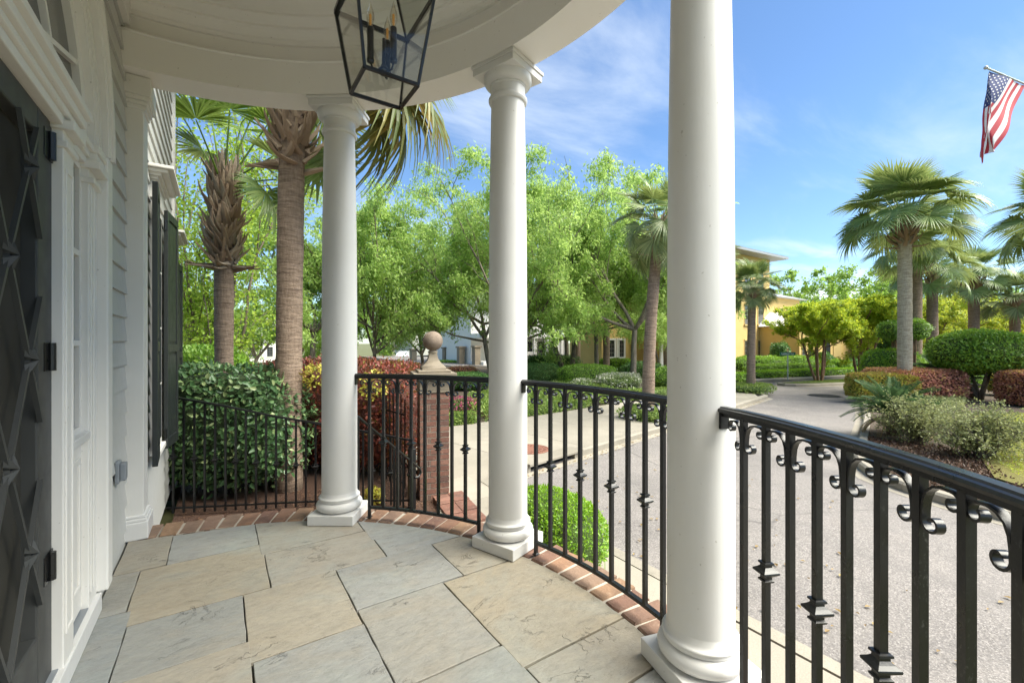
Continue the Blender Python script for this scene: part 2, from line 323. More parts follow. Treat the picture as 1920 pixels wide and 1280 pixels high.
leafmat('young_palm_leaf', [(0, (0.104, 0.182, 0.0325)), (0.5, (0.169, 0.26, 0.0455)), (1, (0.273, 0.364, 0.078))], rough=.4, trans=.3)
leafmat('old_palm_leaf', [(0, (0.07, 0.11, 0.022)), (0.5, (0.12, 0.155, 0.035)), (0.85, (0.22, 0.2, 0.05)), (1, (0.36, 0.25, 0.09))], rough=.45, trans=.25)
leafmat('sago_leaf', [(0, (0.0244, 0.0634, 0.0215)), (0.5, (0.0439, 0.0975, 0.0331)), (1, (0.0877, 0.1463, 0.0585))], rough=.6, trans=.2, spec=.15)
leafmat('dead_leaf', [(0, (.16, .095, .03)), (.5, (.25, .16, .05)), (1, (.33, .24, .09))], trans=.2)
def bark(name, a, b, ring=False):
    n = M(name); oc = n.coord('Object')
    if ring:
        w = n.noise(3.0, 5, .7, co=oc, stretch=(1.6, 1.6, 11), dist=.6); w2 = n.noise(11, 4, .7, co=oc, stretch=(3.5, 3.5, .7))
        h = n.math('ADD', n.math('MULTIPLY', w, .8), n.math('MULTIPLY', w2, .35)); n.col(n.mixc(n.rng(h, .42, .72, 0, 1), a, b)).rough(.9).bump(h, .75, .035)
    else:
        h = n.noise(14, 5, .7, stretch=(1, 1, .22)); n.col(n.mixc(n.rng(h, .35, .65, 0, 1), a, b)).rough(.9).bump(h, .6, .02)
leafmat('bark_chip', [(0, (.05, .024, .015)), (.5, (.11, .055, .033)), (1, (.20, .115, .07))], trans=.02)
bark('bark', (.085, .07, .052), (.26, .215, .16)); bark('myrtle_bark', (.14, .075, .042), (.26, .165, .10)); bark('palm_bark', (.13, .088, .062), (.33, .245, .18), True)
bark('pale_palm_bark', (.24, .20, .145), (.56, .49, .38), True); bark('twig_bark', (.09, .075, .06), (.20, .175, .15))
n = M('boot_wood'); oc = n.coord('Object'); n.col(n.mixc(n.noise(7, 5, .65, co=oc, stretch=(1, 6, 6)), n.ramp(n.rand(), [(0, (.29, .20, .135)), (.5, (.45, .34, .24)), (1, (.58, .47, .36))]), (.19, .125, .083))).rough(.85).bump(n.noise(20, 4, co=oc, stretch=(.3, 3, 3)), .6, .01)
n = M('fibre'); n.col(n.mixc(n.noise(40, 4), (.05, .026, .015), (.14, .08, .045))).rough(.95)
def glassmat(name, c, r=.0):
    n = M(name); g = n.N.new('ShaderNodeBsdfGlossy'); g.inputs['Roughness'].default_value = .03; t = n.N.new('ShaderNodeBsdfTransparent'); t.inputs[0].default_value = (*c, 1)
    fr = n.N.new('ShaderNodeFresnel'); fr.inputs[0].default_value = 1.5; mx = n.N.new('ShaderNodeMixShader'); n.L.new(n.math('MULTIPLY', fr.outputs[0], .55), mx.inputs[0])
    n.L.new(t.outputs[0], mx.inputs[1]); n.L.new(g.outputs[0], mx.inputs[2]); n.L.new(mx.outputs[0], n.out.inputs[0])
glassmat('lantern_glass', (.93, .95, .93)); glassmat('bulb_glass', (.97, .93, .86))
n = M('filament'); n.col((.45, .22, .05)).rough(.4); n.p.inputs['Emission Color'].default_value = (1, .5, .1, 1); n.p.inputs['Emission Strength'].default_value = .05
n = M('window_glass'); n.col((.035, .04, .043)).rough(.06).spec(.6)
n = M('shade_glass'); n.col((.05, .055, .055)).rough(.08).spec(.6)
paint('yellow_stucco', (.66, .47, .18), .8, .3, .3); paint('yellow_trim', (.60, .45, .19), .7, .2); paint('far_white', (.74, .73, .70), .6, .1)
n = M('metal_roof'); n.col((.30, .31, .31)).rough(.45)
n = M('sign_green'); n.col((.008, .15, .095)).rough(.35)
n = M('sign_white'); n.col((.75, .78, .76)).rough(.4)
n = M('galvanised'); n.col(n.mixc(n.noise(20), (.36, .39, .40), (.48, .51, .52))).rough(.45); n.p.inputs['Metallic'].default_value = .35
n = M('flag_red'); n.col((.42, .03, .045)).rough(.75)
n = M('flag_white'); n.col((.74, .73, .71)).rough(.75)
n = M('flag_blue'); n.col((.030, .045, .15)).rough(.75)
n = M('car_white'); n.col((.74, .75, .76)).rough(.22); n.p.inputs['Coat Weight'].default_value = .5
n = M('car_silver'); n.col((.42, .44, .46)).rough(.25); n.p.inputs['Metallic'].default_value = .4
n = M('tyre'); n.col((.015, .015, .015)).rough(.85)
n = M('rim_metal'); n.col((.35, .35, .36)).rough(.3); n.p.inputs['Metallic'].default_value = .7
n = M('lamp_lens'); n.col((.6, .62, .64)).rough(.1)
n = M('grey_plastic'); n.col((.22, .24, .26)).rough(.45)
# ================================================================== ground and streets
rnd = random.Random(7)
def sheet(name, poly, z, mat, thick=.25):
    o = MB().prism(ccw(poly), z - thick, z).build(name, mt[mat]); return tag(o, kind='structure')
def build_ground():
    # one sheet to the horizon; it falls away gently beyond the gardens on the far left
    xs = sorted(set([-400, -200, -100, -60, -40, -25, -14, -6, 0, 6, 12, 18, 24, 32, 40, 52, 66, 80, 120, 200, 400])); ys = xs
    V = []; F = []
    for j, y in enumerate(ys):
        for i, x in enumerate(xs):
            d = max(0., y - 22) ; k = max(0., min(1., (34 - x) / 16)); V.append((x, y, -.80 - min(1.55, d * .034) * k))
    n = len(xs)
    F = [(j * n + i, j * n + i + 1, (j + 1) * n + i + 1, (j + 1) * n + i) for j in range(len(ys) - 1) for i in range(n - 1)]
    o = MB().add(V, F).build('ground', mt['terrain'], smooth=True); tag(o, kind='structure')
build_ground()
def gz(x, y):                             # level of that sheet
    d = max(0., y - 22); k = max(0., min(1., (34 - x) / 16)); return -.80 - min(1.55, d * .034) * k
sheet('street', [(3.55, -40), (8.2, -40), (8.2, -1), (12, 1), (20, 3), (60, 3), (60, 8), (24, 8.6), (24, 60), (16.6, 60), (16.6, 6.3), (3.95, 3.85), (3.55, 3.6)], STREET, 'asphalt', .3)
# concrete walk beside the porch and the wide paved corner, slab by slab
def slabs(name, poly, z, ux, step, jitter=0, mat='walk_concrete'):
    root = empty(name, kind='structure'); poly = ccw(poly)
    MB().prism(poly, z - .16, z - .012).build('bedding', mt['joint_dark'], root)
    u = np.array(ux) / np.linalg.norm(ux); v = np.array([-u[1], u[0]]); o = np.array(poly[0]); P = np.array(poly) - o
    a0, a1, b0, b1 = (P @ u).min(), (P @ u).max(), (P @ v).min(), (P @ v).max()
    for i in range(int((a1 - a0) / step[0]) + 1):
        for j in range(int((b1 - b0) / step[1]) + 1):
            q = [(a0 + (i + a) * step[0], b0 + (j + b) * step[1]) for a, b in ((0, 0), (1, 0), (1, 1), (0, 1))]
            g = .005; c = (sum(x for x, _ in q) / 4, sum(y for _, y in q) / 4)
            q = [(x + (g if x < c[0] else -g), y + (g if y < c[1] else -g)) for x, y in q]
            w = clip([tuple(o + u * x + v * y) for x, y in q], poly)
            if len(w) > 2 and area(w) > .03: MB().prism(w, z - .1, z, bev=.006).build('slab', mt['walk_concrete'], root)
slabs('sidewalk', [(2.45, -9), (3.44, -9), (3.44, 3.86), (2.95, 3.86), (2.45, 2.6)], WALK, (0, 1), (1.5, 1.24))
slabs('paved_corner', [(2.95, 3.88), (3.9, 3.88), (16.1, 6.27), (16.8, 6.75), (17.2, 8.3), (2.95, 7.12)], WALK, (.982, .187), (1.55, 1.7))
def kerb(name, pts, z, w=.15, h=.16, piece=1.8, side=1, skip=None):
    root = empty(name, kind='structure'); P = [np.array(p) for p in pts]; run = []
    d = 0; out = [P[0]]; acc = [0]
    for a, b in zip(P, P[1:]):
        m = max(1, int(np.linalg.norm(b - a) / .2)); 
        for k in range(1, m + 1): out.append(a + (b - a) * k / m); acc.append(acc[-1] + np.linalg.norm(b - a) / m)
    acc = np.array(acc); O = np.array(out); tot = acc[-1]; n = max(1, round(tot / piece))
    at_ = lambda t: np.array([np.interp(t, acc, O[:, 0]), np.interp(t, acc, O[:, 1])])
    for k in range(n):
        t0, t1 = tot * k / n + .005, tot * (k + 1) / n - .005
        if skip and skip[0] < (t0 + t1) / 2 < skip[1]: continue
        ts = np.linspace(t0, t1, max(2, int((t1 - t0) / .35) + 1)); V = []; F = []
        for t in ts:
            p = at_(t); q = at_(min(tot, t + .05)) - at_(max(0, t - .05)); q /= np.linalg.norm(q); nn = np.array([-q[1], q[0]]) * side
            dz = .004 * math.sin(k * 2.1)
            for off, zz in ((0, z - h), (0, z - .03 + dz), (.03, z + dz), (w, z + dz), (w, z - h)): V.append((p[0] + nn[0] * off, p[1] + nn[1] * off, zz))
        m = len(ts); F = [(i * 5 + j, i * 5 + (j + 1) % 5, (i + 1) * 5 + (j + 1) % 5, (i + 1) * 5 + j) for i in range(m - 1) for j in range(5)] + [(0, 1, 2, 3, 4), tuple((m - 1) * 5 + j for j in range(5))[::-1]]
        MB().add(V, F).build('kerb_stone', mt['kerb_concrete'], root)
    # concrete gutter strip
    V = []; F = []
    for t in np.linspace(0, tot, max(2, int(tot / .4))):
        p = at_(t); q = at_(min(tot, t + .05)) - at_(max(0, t - .05)); q /= np.linalg.norm(q); nn = np.array([-q[1], q[0]]) * side
        V += [(p[0] + nn[0] * .0, p[1] + nn[1] * .0, STREET + .006), (p[0] - nn[0] * .16, p[1] - nn[1] * .16, STREET + .004)]
    F = [(2 * i, 2 * i + 1, 2 * i + 3, 2 * i + 2) for i in range(len(V) // 2 - 1)]
    MB().add(V, F).build('gutter', mt['kerb_concrete'], root)
    return root
sheet('corner_apron', [(2.9, 3.3), (3.52, 3.3), (3.62, 3.6), (3.85, 3.76), (4.5, 3.9), (4.5, 4.3), (2.9, 4.3)], WALK - .006, 'walk_concrete', .1)
kerb('kerb', [(3.6, -9), (3.6, 3.35), (3.62, 3.5), (3.72, 3.64), (3.9, 3.72)], WALK, side=1)
kerb('kerb', [(3.9, 3.72), (16.2, 6.11), (16.62, 6.15), (16.9, 6.4), (17.05, 6.8), (17.4, 8.3), (17.6, 12), (17.6, 30)], WALK, side=1, skip=(.55, 1.95))
kerb('kerb', [(7.8, -12), (7.85, -.5), (8.15, .3), (8.45, .75), (8.95, 1.08), (9.64, 1.38), (10.4, 1.58), (14, 2.6), (18.1, 3.95), (26, 4.3), (50, 4.3)], WALK, side=-1)
kerb('kerb', [(30, 7.3), (25.2, 7.75), (22.6, 8.35), (21.95, 8.4), (21.75, 8.05), (22.0, 7.6), (22.6, 7.2), (25, 6.45), (30, 6.0)], WALK, w=.14, side=1)
# storm drain let into the kerb
def storm_drain():
    a = np.array([4.47, 3.835]); b = np.array([5.85, 4.10]); u = (b - a) / np.linalg.norm(b - a); v = np.array([-u[1], u[0]])
    r = empty('storm_drain', (float(a[0]), float(a[1]), STREET), 'kerb inlet drain with dark slot under a concrete lid', 'drain')
    c = (a + b) / 2; ax, ay = (*u, 0), (*v, 0); L = np.linalg.norm(b - a)
    MB().obox((*(c + v * .12), WALK - .012), ax, ay, (0, 0, 1), L / 2 - .01, .16, .022).build('lid', mt['kerb_concrete'], r, bevel=.006)
    MB().obox((*(c + v * .2), WALK - .1), ax, ay, (0, 0, 1), L / 2 - .012, .03, .085).build('opening', mt['slot_shade_black'], r)  # solid block, not hollow: black colour paints the shade inside the slot
    for s in (-1, 1): MB().obox((*(c + u * s * (L / 2 - .03) + v * .07), WALK - .095), ax, ay, (0, 0, 1), .028, .075, .06).build('jamb', mt['kerb_concrete'], r)
storm_drain()
def manhole(p, rad, z, name, label, m):
    r = empty(name, (p[0], p[1], z), label, 'manhole cover')
    MB().lathe([(rad, 0), (rad, .006), (rad - .03, .010), (rad - .035, .004), (0.001, .004)], (p[0], p[1], z), 40).build('rim', mt[m], r)
    for k, rr in enumerate((.55, .78)):
        b = MB()
        for q in range(24 if k else 16):
            a = q * 2 * math.pi / (24 if k else 16); b.obox((p[0] + rr * rad * math.cos(a), p[1] + rr * rad * math.sin(a), z + .007), (math.cos(a), math.sin(a), 0), (-math.sin(a), math.cos(a), 0), (0, 0, 1), .028, .014, .004)
        b.build('stud_ring', mt[m], r)
manhole((5.07, 4.62), .36, WALK + .002, 'manhole_cover', 'round rusty manhole cover set in the paved corner', 'rust')
def street_grate():
    x, y = 19.3, 5.45; r = empty('street_grate', (x, y, STREET), 'dark iron grate lying flat in the far asphalt', 'grate')
    MB().lathe([(.55, 0), (.55, .012), (.5, .012), (.5, .004), (.01, .004)], (x, y, STREET), 32).build('rim', mt['grate_metal'], r)
    for k in range(-4, 5):
        w = math.sqrt(max(0, .48 ** 2 - (k * .1) ** 2)); MB().box(x + k * .1 - .02, x + k * .1 + .02, y - w, y + w, STREET + .004, STREET + .014).build('bar', mt['grate_metal'], r)
street_grate()
# planting ground
sheet('mulch_bed', [(0.1, 2.0), (2.5, 2.0), (2.92, 3.1), (2.92, 7.1), (2.4, 14), (-1, 14), (-6, 8), (-6, 5.7), (.1, 5.7)], SOIL, 'mulch')
sheet('garden_bed', [(2.95, 7.2), (8.1, 7.28), (13.8, 8.25), (17.2, 8.4), (17.3, 30), (2, 24), (-2, 15), (2.4, 14)], SOIL, 'soil')
sheet('corner_bed', [(7.95, -14), (8.0, -.45), (8.3, .35), (8.6, .72), (9.05, .96), (9.7, 1.25), (10.5, 1.43), (14, 2.45), (18.15, 3.78), (26, 4.12), (60, 4.1), (60, -14)], WALK - .02, 'soil')
sheet('lawn', [(8.8, -9), (8.9, -1.0), (9.5, -.3), (11.4, .2), (13.5, .75), (17.1, 1.12), (19.5, -.3), (19.5, -9)], WALK + .012, 'lawn', .04)
sheet('island_lawn', [(30, 7.15), (25.2, 7.62), (22.6, 8.2), (22.1, 8.2), (21.95, 8.0), (22.15, 7.7), (22.7, 7.33), (25.0, 6.6), (30, 6.15)], WALK + .01, 'green_lawn', .12)
sheet('far_sidewalk', [(17.6, 12), (22, 9.7), (24.5, 8.9), (30, 8.0), (60, 5.5), (60, 6.8), (30, 9.2), (22.5, 10.4), (22.3, 30), (21, 30)], WALK, 'walk_concrete', .13)
sheet('front_garden', [(22.3, 10.35), (30, 9.1), (60, 6.7), (60, 40), (22.3, 40)], SOIL, 'soil', .12)
# fallen leaves along the gutter
lv = MB()
for k in range(420):
    t = rnd.random(); 
    if k < 260: x = 4 + t * 12; yb = 3.72 + (x - 3.9) * .2 - .02; y = yb - abs(rnd.gauss(0, .12)) - .03
    else: x = 3.7 + abs(rnd.gauss(0, 1.4)); y = rnd.uniform(-2, 3.3)
    a = rnd.random() * 6.28; s = rnd.uniform(.012, .032); z = STREET + .012 + rnd.random() * .006
    lv.add([(x + s * math.cos(a), y + s * math.sin(a), z), (x - s * .5 * math.sin(a), y + s * .5 * math.cos(a), z + .008), (x - s * math.cos(a), y - s * math.sin(a), z), (x + s * .5 * math.sin(a), y - s * .5 * math.cos(a), z + .006)], [(0, 1, 2, 3)])
tag(lv.build('fallen_leaves', mt['dead_leaf']), 'dry tan leaves scattered along the gutter', 'leaves', kind='stuff')

# ================================================================== porch floor
floor = empty('porch_floor', kind='structure')
RIM0, RIM1 = 2.125, 2.36
circ = ccw([pol(RIM0 - .006, a)[:2] for a in np.linspace(-3, 183, 63)] + [(.03, -2.12)] + [(.03, 2.12)])
circ = ccw([(.03, -2.12)] + [pol(RIM0 - .006, a)[:2] for a in np.linspace(179, 1, 61)] + [(.03, 2.12)])
MB().prism(ccw([(0, -2.3)] + [pol(RIM1 - .02, a)[:2] for a in np.linspace(180, 0, 61)] + [(0, 2.3)]), -.75, -.045).build('porch_base', mt['mortar'], floor)
MB().prism(circ, -.045, -.018).build('mortar_bed', mt['joint_dark'], floor)
ST = [(.03, .265, 1.62, 2.3), (.265, .733, 1.614, 2.3), (.735, 1.35, 1.44, 2.3), (.752, 1.367, 1.009, 1.44), (.15, .750, 1.016, 1.612), (.03, .15, 1.165, 1.62), (.03, .172, .12, 1.165), (.172, .623, .592, 1.014),
      (.172, .632, .06, .592), (.625, 1.074, .435, 1.012), (.635, 1.078, -.16, .433), (1.076, 1.653, .556, 1.005), (1.354, 2.3, 1.27, 2.3), (1.37, 2.3, 1.0, 1.27), (1.656, 2.3, .548, .998), (1.08, 1.528, -.035, .554),
      (1.53, 2.3, -.2, .546), (1.08, 1.538, -.62, -.037), (1.54, 2.3, -.485, -.205), (1.54, 2.3, -1.1, -.49), (.03, .172, -.6, .115), (.172, .632, -.5, .055), (.636, 1.085, -.9, -.165), (.03, .63, -1.1, -.505),
      (1.09, 1.538, -1.3, -.625), (.03, .63, -1.7, -1.105), (.636, 1.085, -1.5, -.905), (1.09, 1.538, -2.3, -1.305), (1.54, 2.3, -2.3, -1.105), (.03, .63, -2.3, -1.705), (.636, 1.085, -2.3, -1.505)]
for (x0, x1, y0, y1) in ST:
    g = rnd.uniform(.0014, .0026); j = lambda: rnd.uniform(-.0018, .0018)
    # edges slightly uneven: subdivide the outline
    gy = g * 2.0; q = [(x0 + g, y0 + gy), (x1 - g, y0 + gy), (x1 - g, y1 - gy), (x0 + g, y1 - gy)]; o = []
    for a, b in zip(q, q[1:] + q[:1]):
        m = max(2, int(math.hypot(b[0] - a[0], b[1] - a[1]) / .07)); o += [(a[0] + (b[0] - a[0]) * k / m + j(), a[1] + (b[1] - a[1]) * k / m + j()) for k in range(m)]
    w = clip(o, circ)
    if len(w) > 2 and area(w) > .003: MB().prism(w, -.04, rnd.uniform(-.0025, .001), bev=.0025).build('flagstone', mt['flagstone'], floor)
MB().arc([(RIM0, -.045), (RIM1 - .03, -.045), (RIM1 - .03, -.008), (RIM0, -.008)], 1.5, 178.5, 60).build('rim_mortar', mt['mortar'], floor)
nb = 59
for k in range(nb):
    a = 1.8 + (k + .5) * (176.4 / nb); w = 176.4 / nb / 2 - rnd.uniform(.17, .29); ro = RIM1 + rnd.uniform(-.022, .02); zt = rnd.uniform(-.004, .009); b = MB(); skew = rnd.uniform(-.12, .12)
    ring = []
    for (r, s) in ((RIM0 + rnd.uniform(0, .006), -1), (ro * .5 + RIM0 * .5, -1), (ro, -1), (ro + rnd.uniform(-.006, .006), 0), (ro, 1), (ro * .5 + RIM0 * .5, 1), (RIM0 + rnd.uniform(0, .006), 1), (RIM0, 0)):
        ring.append((r + rnd.uniform(-.003, .003), a + s * (w + rnd.uniform(-.06, .03)) + skew * (r - RIM0) / .2))
    n8 = len(ring); V = [pol(r, d, -.06) for r, d in ring] + [pol(r, d, zt - .008) for r, d in ring] + [pol(r + (a_ := (.008 if r < 2.2 else -.008)), d * .93 + a * .07, zt + rnd.uniform(-.002, .002)) for r, d in ring]
    F = [tuple(range(n8))[::-1], tuple(range(2 * n8, 3 * n8))] + [f for i in range(n8) for f in ((i, (i + 1) % n8, n8 + (i + 1) % n8, n8 + i), (n8 + i, n8 + (i + 1) % n8, 2 * n8 + (i + 1) % n8, 2 * n8 + i))]
    b.add(V, F).build('rim_brick', mt['rim_brick'], floor)
for c in range(1, 9):                       # courses of the curved brick base below the rim
    for k in range(34):
        a = 3 + (k + (c % 2) * .5) * 5.1
        if a > 174: continue
        z1 = -.065 - (c - 1) * .072
        MB().arc([(RIM1 - .06, z1 - .062), (RIM1 - .012, z1 - .062), (RIM1 - .012, z1), (RIM1 - .06, z1)], a, a + 4.85, 2).build('base_brick', mt['rim_brick'], floor)

# ================================================================== house
house = empty('house', (0, 0, 0), 'grey sided house with a curved white columned porch and dark shutters', 'house')
HY0, HY1, HZ = -7.0, 5.55, 6.9
MB().box(-9, -.06, HY0, HY1, -.9, HZ).build('wall', mt['siding_paint'], house)
AR, AB, ASP = 1.36, 1.08, 2.20             # door arch: half width, rise, springing
EXPO = .1525
zrow = 3.132 - EXPO * 24
for k in range(0, 50):
    z0 = zrow + k * EXPO; z1 = z0 + EXPO + .012
    if z0 < -.55 or z0 > HZ - .1: continue
    segs = []
    if z0 > 0 - .1 and z0 < ASP + AB - .06:
        t = max(0., z0 - ASP) / AB; ye = (AR - .03) * math.sqrt(max(0, 1 - t * t)) - .02
        segs = [(HY0, -ye), (ye, 2.16), (2.16, HY1)] if z0 < 3.3 else [(HY0, HY1)]
    elif z0 < 0: segs = [(HY0, -2.35), (2.35, HY1)]
    else: segs = [(HY0, 2.16), (2.16, HY1)]
    for y0, y1 in segs:
        b = MB(); b.add([(0, y0, z0), (.024, y0, z0), (.007, y0, z1), (0, y0, z1), (0, y1, z0), (.024, y1, z0), (.007, y1, z1), (0, y1, z1)],
                        [(0, 1, 2, 3), (4, 7, 6, 5), (0, 4, 5, 1), (1, 5, 6, 2), (2, 6, 7, 3), (3, 7, 4, 0)]); b.build('siding_board', mt['siding_paint'], house)
MB().box(-.02, .045, HY1 - .12, HY1 + .02, -.6, HZ).build('corner_board', mt['trim_paint'], house)
b = MB(); b.box(-9.3, .42, HY0 - .3, HY1 + .35, HZ, HZ + .22); b.add([(-9.4, HY0 - .4, HZ + .22), (.5, HY0 - .4, HZ + .22), (.5, HY1 + .45, HZ + .22), (-9.4, HY1 + .45, HZ + .22), (-4.5, HY0 + 3, HZ + 3), (-4.5, HY1 - 3, HZ + 3)], [(0, 1, 4), (1, 2, 5, 4), (2, 3, 5), (3, 0, 4, 5), (0, 3, 2, 1)])
b.build('roof', mt['metal_roof'], house)
MB().box(-.2, .30, 5.15, 5.62, 4.75, 5.6).build('dormer_cheek', mt['dark_green_paint'], house)
# columns
SH = [(.1235, .205), (.1235, .9), (.1228, 1.5), (.119, 2.1), (.1105, 2.62), (.1065, 2.80), (.1065, 2.815)]
def column(a, label):
    c = pol(PR, a); rad = Vector((math.sin(R_(a)), math.cos(R_(a)), 0)); tan = Vector((math.cos(R_(a)), -math.sin(R_(a)), 0)); H = .1626
    root = empty('column', parent=house); root['label'] = label
    MB().obox((c[0], c[1], .0365), rad, tan, (0, 0, 1), H, H, .0345).build('plinth', mt['white_paint'], root, bevel=.004)
    t = [(.10, .070)] + [(.118 + .043 * math.cos(q), .108 + .037 * math.sin(q)) for q in np.linspace(-1.45, 1.45, 12)] + [(.139, .146), (.139, .158)] + [(.1365 + .007 * math.cos(q), .165 + .007 * math.sin(q)) for q in np.linspace(-1.2, 1.57, 6)] + [(.134, .173), (.1275, .183), (.1235, .205), (.10, .21)]
    MB().lathe(t, c, 48).build('base_ring', mt['white_paint'], root, angle=50)
    MB().lathe([(.09, .19)] + SH + [(.09, 2.82)], c, 48).build('shaft', mt['white_paint'], root, angle=50)
    k = [(.09, 2.81), (.1065, 2.812), (.118, 2.815), (.1235, 2.826), (.1235, 2.838), (.118, 2.848), (.110, 2.852), (.110, 2.905), (.116, 2.91), (.116, 2.918)] + [(.116 + .038 * math.sin(q), 2.918 + .045 * (1 - math.cos(q))) for q in np.linspace(.3, 1.57, 7)] + [(.155, 2.972), (.1, 2.975)]
    MB().lathe(k, c, 48).build('capital', mt['white_paint'], root, angle=45)
    b = MB(); b.obox((c[0], c[1], 2.993), rad, tan, (0, 0, 1), .158, .158, .021); b.obox((c[0], c[1], 3.025), rad, tan, (0, 0, 1), .166, .166, .011); b.build('abacus', mt['white_paint'], root, bevel=.003)
for a, l in zip(COLA, ('white column nearest the corner pilaster', 'white column in the middle of the porch', 'white column beside the street railing', 'white column at the far end of the porch')): column(a, l)
for s in (1, -1):
    r = empty('pilaster', parent=house); yy = lambda a, b: (min(s * a, s * b), max(s * a, s * b))
    MB().box(0, .105, *yy(2.145, 2.345), 0, 2.97).build('shaft', mt['trim_paint'], r, bevel=.004)
    b = MB(); b.box(0, .132, *yy(2.112, 2.37), .0, .115); b.box(0, .124, *yy(2.122, 2.362), .115, .135); b.box(0, .116, *yy(2.134, 2.354), .135, .155); b.build('base', mt['white_paint'], r, bevel=.006)
    b = MB(); b.box(0, .116, *yy(2.135, 2.355), 2.83, 2.86); b.box(0, .128, *yy(2.125, 2.365), 2.86, 2.885); b.box(0, .14, *yy(2.114, 2.375), 2.885, 2.915); b.box(0, .147, *yy(2.106, 2.38), 2.915, 3.035); b.build('capital', mt['trim_paint'], r, bevel=.005)
# entablature, bead and ceiling
MB().arc([(2.02, 3.04), (2.25, 3.04), (2.25, 3.12), (2.262, 3.14), (2.262, 3.5), (2.36, 3.58), (2.42, 3.70), (2.07, 3.70), (2.07, 3.268), (2.02, 3.268)], 0, 180, 96).build('entablature', mt['ceiling_paint'], house, angle=30)
def tor(r, z, w, n=7): return [(r + w * math.cos(q), z + w * math.sin(q)) for q in np.linspace(0, 2 * math.pi, n, endpoint=False)]
b = MB(); b.arc(tor(2.022, 3.268, .011), 0, 180, 96); b.build('bead', mt['ceiling_paint'], house, smooth=True)
b = MB(); b.arc([(2.075, 3.395), (2.048, 3.395), (2.048, 3.42), (2.034, 3.424), (2.02, 3.44), (2.006, 3.462), (1.988, 3.468), (1.988, 3.484), (1.966, 3.49), (1.945, 3.508), (1.925, 3.512), (1.925, 3.53), (2.075, 3.53)], 0, 180, 96); b.build('crown_moulding', mt['ceiling_paint'], house, angle=30)
b = MB(); b.prism(ccw([(0, -2.07)] + [pol(2.07, a)[:2] for a in np.linspace(180, 0, 61)] + [(0, 2.07)]), 3.528, 3.6); b.build('ceiling', mt['ceiling_paint'], house)
b = MB(); b.arc(tor(1.62, 3.522, .024, 8), 0, 180, 80); b.arc(tor(1.55, 3.526, .014, 8), 0, 180, 80); b.build('ceiling_ring', mt['ceiling_paint'], house, smooth=True)
MB().box(.0, .055, -2.02, 2.02, 3.30, 3.53).build('wall_frieze', mt['trim_paint'], house, bevel=.004)
b = MB(); b.prism(ccw([(0, -2.4)] + [pol(2.4, a)[:2] for a in np.linspace(180, 0, 41)] + [(0, 2.4)]), 3.7, 3.74); b.build('porch_roof', mt['metal_roof'], house)
# door and surround
ds = empty('door_surround', parent=house)
for s in (1, -1):
    Y = lambda a, b: (min(s * a, s * b), max(s * a, s * b))
    MB().box(-.02, .042, *Y(.655, .79), .02, 2.12).build('inner_pilaster', mt['trim_paint'], ds, bevel=.004)
    b = MB(); b.box(.04, .047, *Y(.675, .69), .2, 1.95); b.box(.04, .047, *Y(.755, .77), .2, 1.95); b.box(.04, .047, *Y(.69, .755), .2, .215); b.box(.04, .047, *Y(.69, .755), 1.935, 1.95); b.build('panel_moulding', mt['trim_paint'], ds, bevel=.003)
    MB().box(-.02, .005, *Y(.79, 1.10), .10, .86).build('sidelight_panel', mt['trim_paint'], ds)
    b = MB(); b.box(.004, .013, *Y(.83, 1.06), .20, .225); b.box(.004, .013, *Y(.83, 1.06), .76, .785); b.box(.004, .013, *Y(.83, .855), .225, .76); b.box(.004, .013, *Y(1.035, 1.06), .225, .76); b.build('panel_moulding', mt['trim_paint'], ds, bevel=.003)
    MB().box(-.02, .036, *Y(.79, 1.10), .86, .895).build('sidelight_sill', mt['white_paint'], ds, bevel=.004)
    MB().box(-.03, -.012, *Y(.79, 1.10), .895, 2.10).build('sidelight_glass', mt['shade_glass'], ds)
    b = MB(); b.box(-.014, .004, *Y(.79, .82), .895, 2.10); b.box(-.014, .004, *Y(1.07, 1.10), .895, 2.10)
    for z in (.895, 1.28, 1.68, 2.07): b.box(-.014, .004, *Y(.82, 1.07), z, z + .025)
    b.build('sidelight_sash', mt['trim_paint'], ds)
    MB().box(-.02, .03, *Y(1.10, 1.25), .085, 2.12).build('outer_pilaster', mt['trim_paint'], ds, bevel=.004)
    b = MB(); b.box(.029, .036, *Y(1.115, 1.135), .15, 2.05); b.box(.029, .036, *Y(1.165, 1.18), .15, 2.05); b.build('panel_moulding', mt['trim_paint'], ds, bevel=.003)
    MB().box(-.02, .072, *Y(1.25, 1.355), .086, ASP).build('casing', mt['trim_paint'], ds, bevel=.007)
    for (a0, a1, xx) in ((.645, .80, .055), (1.09, 1.26, .05)):
        b = MB(); b.box(-.02, xx, *Y(a0, a1), 2.02, 2.045); b.box(-.02, xx + .02, *Y(a0 - .008, a1 + .006), 2.085, 2.12); b.build('pilaster_cap', mt['trim_paint'], ds, bevel=.004)
b = MB()
for x, z0, z1 in ((.045, 2.10, 2.135), (.058, 2.135, 2.16), (.074, 2.16, 2.195), (.092, 2.195, 2.225), (.06, 2.225, 2.245)): b.box(-.02, x, -.80 - x * .3, .80 + x * .3, z0, z1)
b.build('transom_bar', mt['trim_paint'], ds, bevel=.004)
for s in (1, -1):
    Y = lambda a, b: (min(s * a, s * b), max(s * a, s * b)); b = MB()
    for x, z0, z1 in ((.022, 2.10, 2.135), (.034, 2.135, 2.165), (.046, 2.165, 2.195)): b.box(-.02, x, *Y(.83, 1.10), z0, z1)
    b.build('sidelight_head', mt['trim_paint'], ds, bevel=.003)
    b = MB(); b.box(-.02, .058, *Y(1.095, 1.252), 2.12, 2.16); b.box(-.02, .066, *Y(1.09, 1.252), 2.16, 2.20); b.build('impost', mt['trim_paint'], ds, bevel=.004)
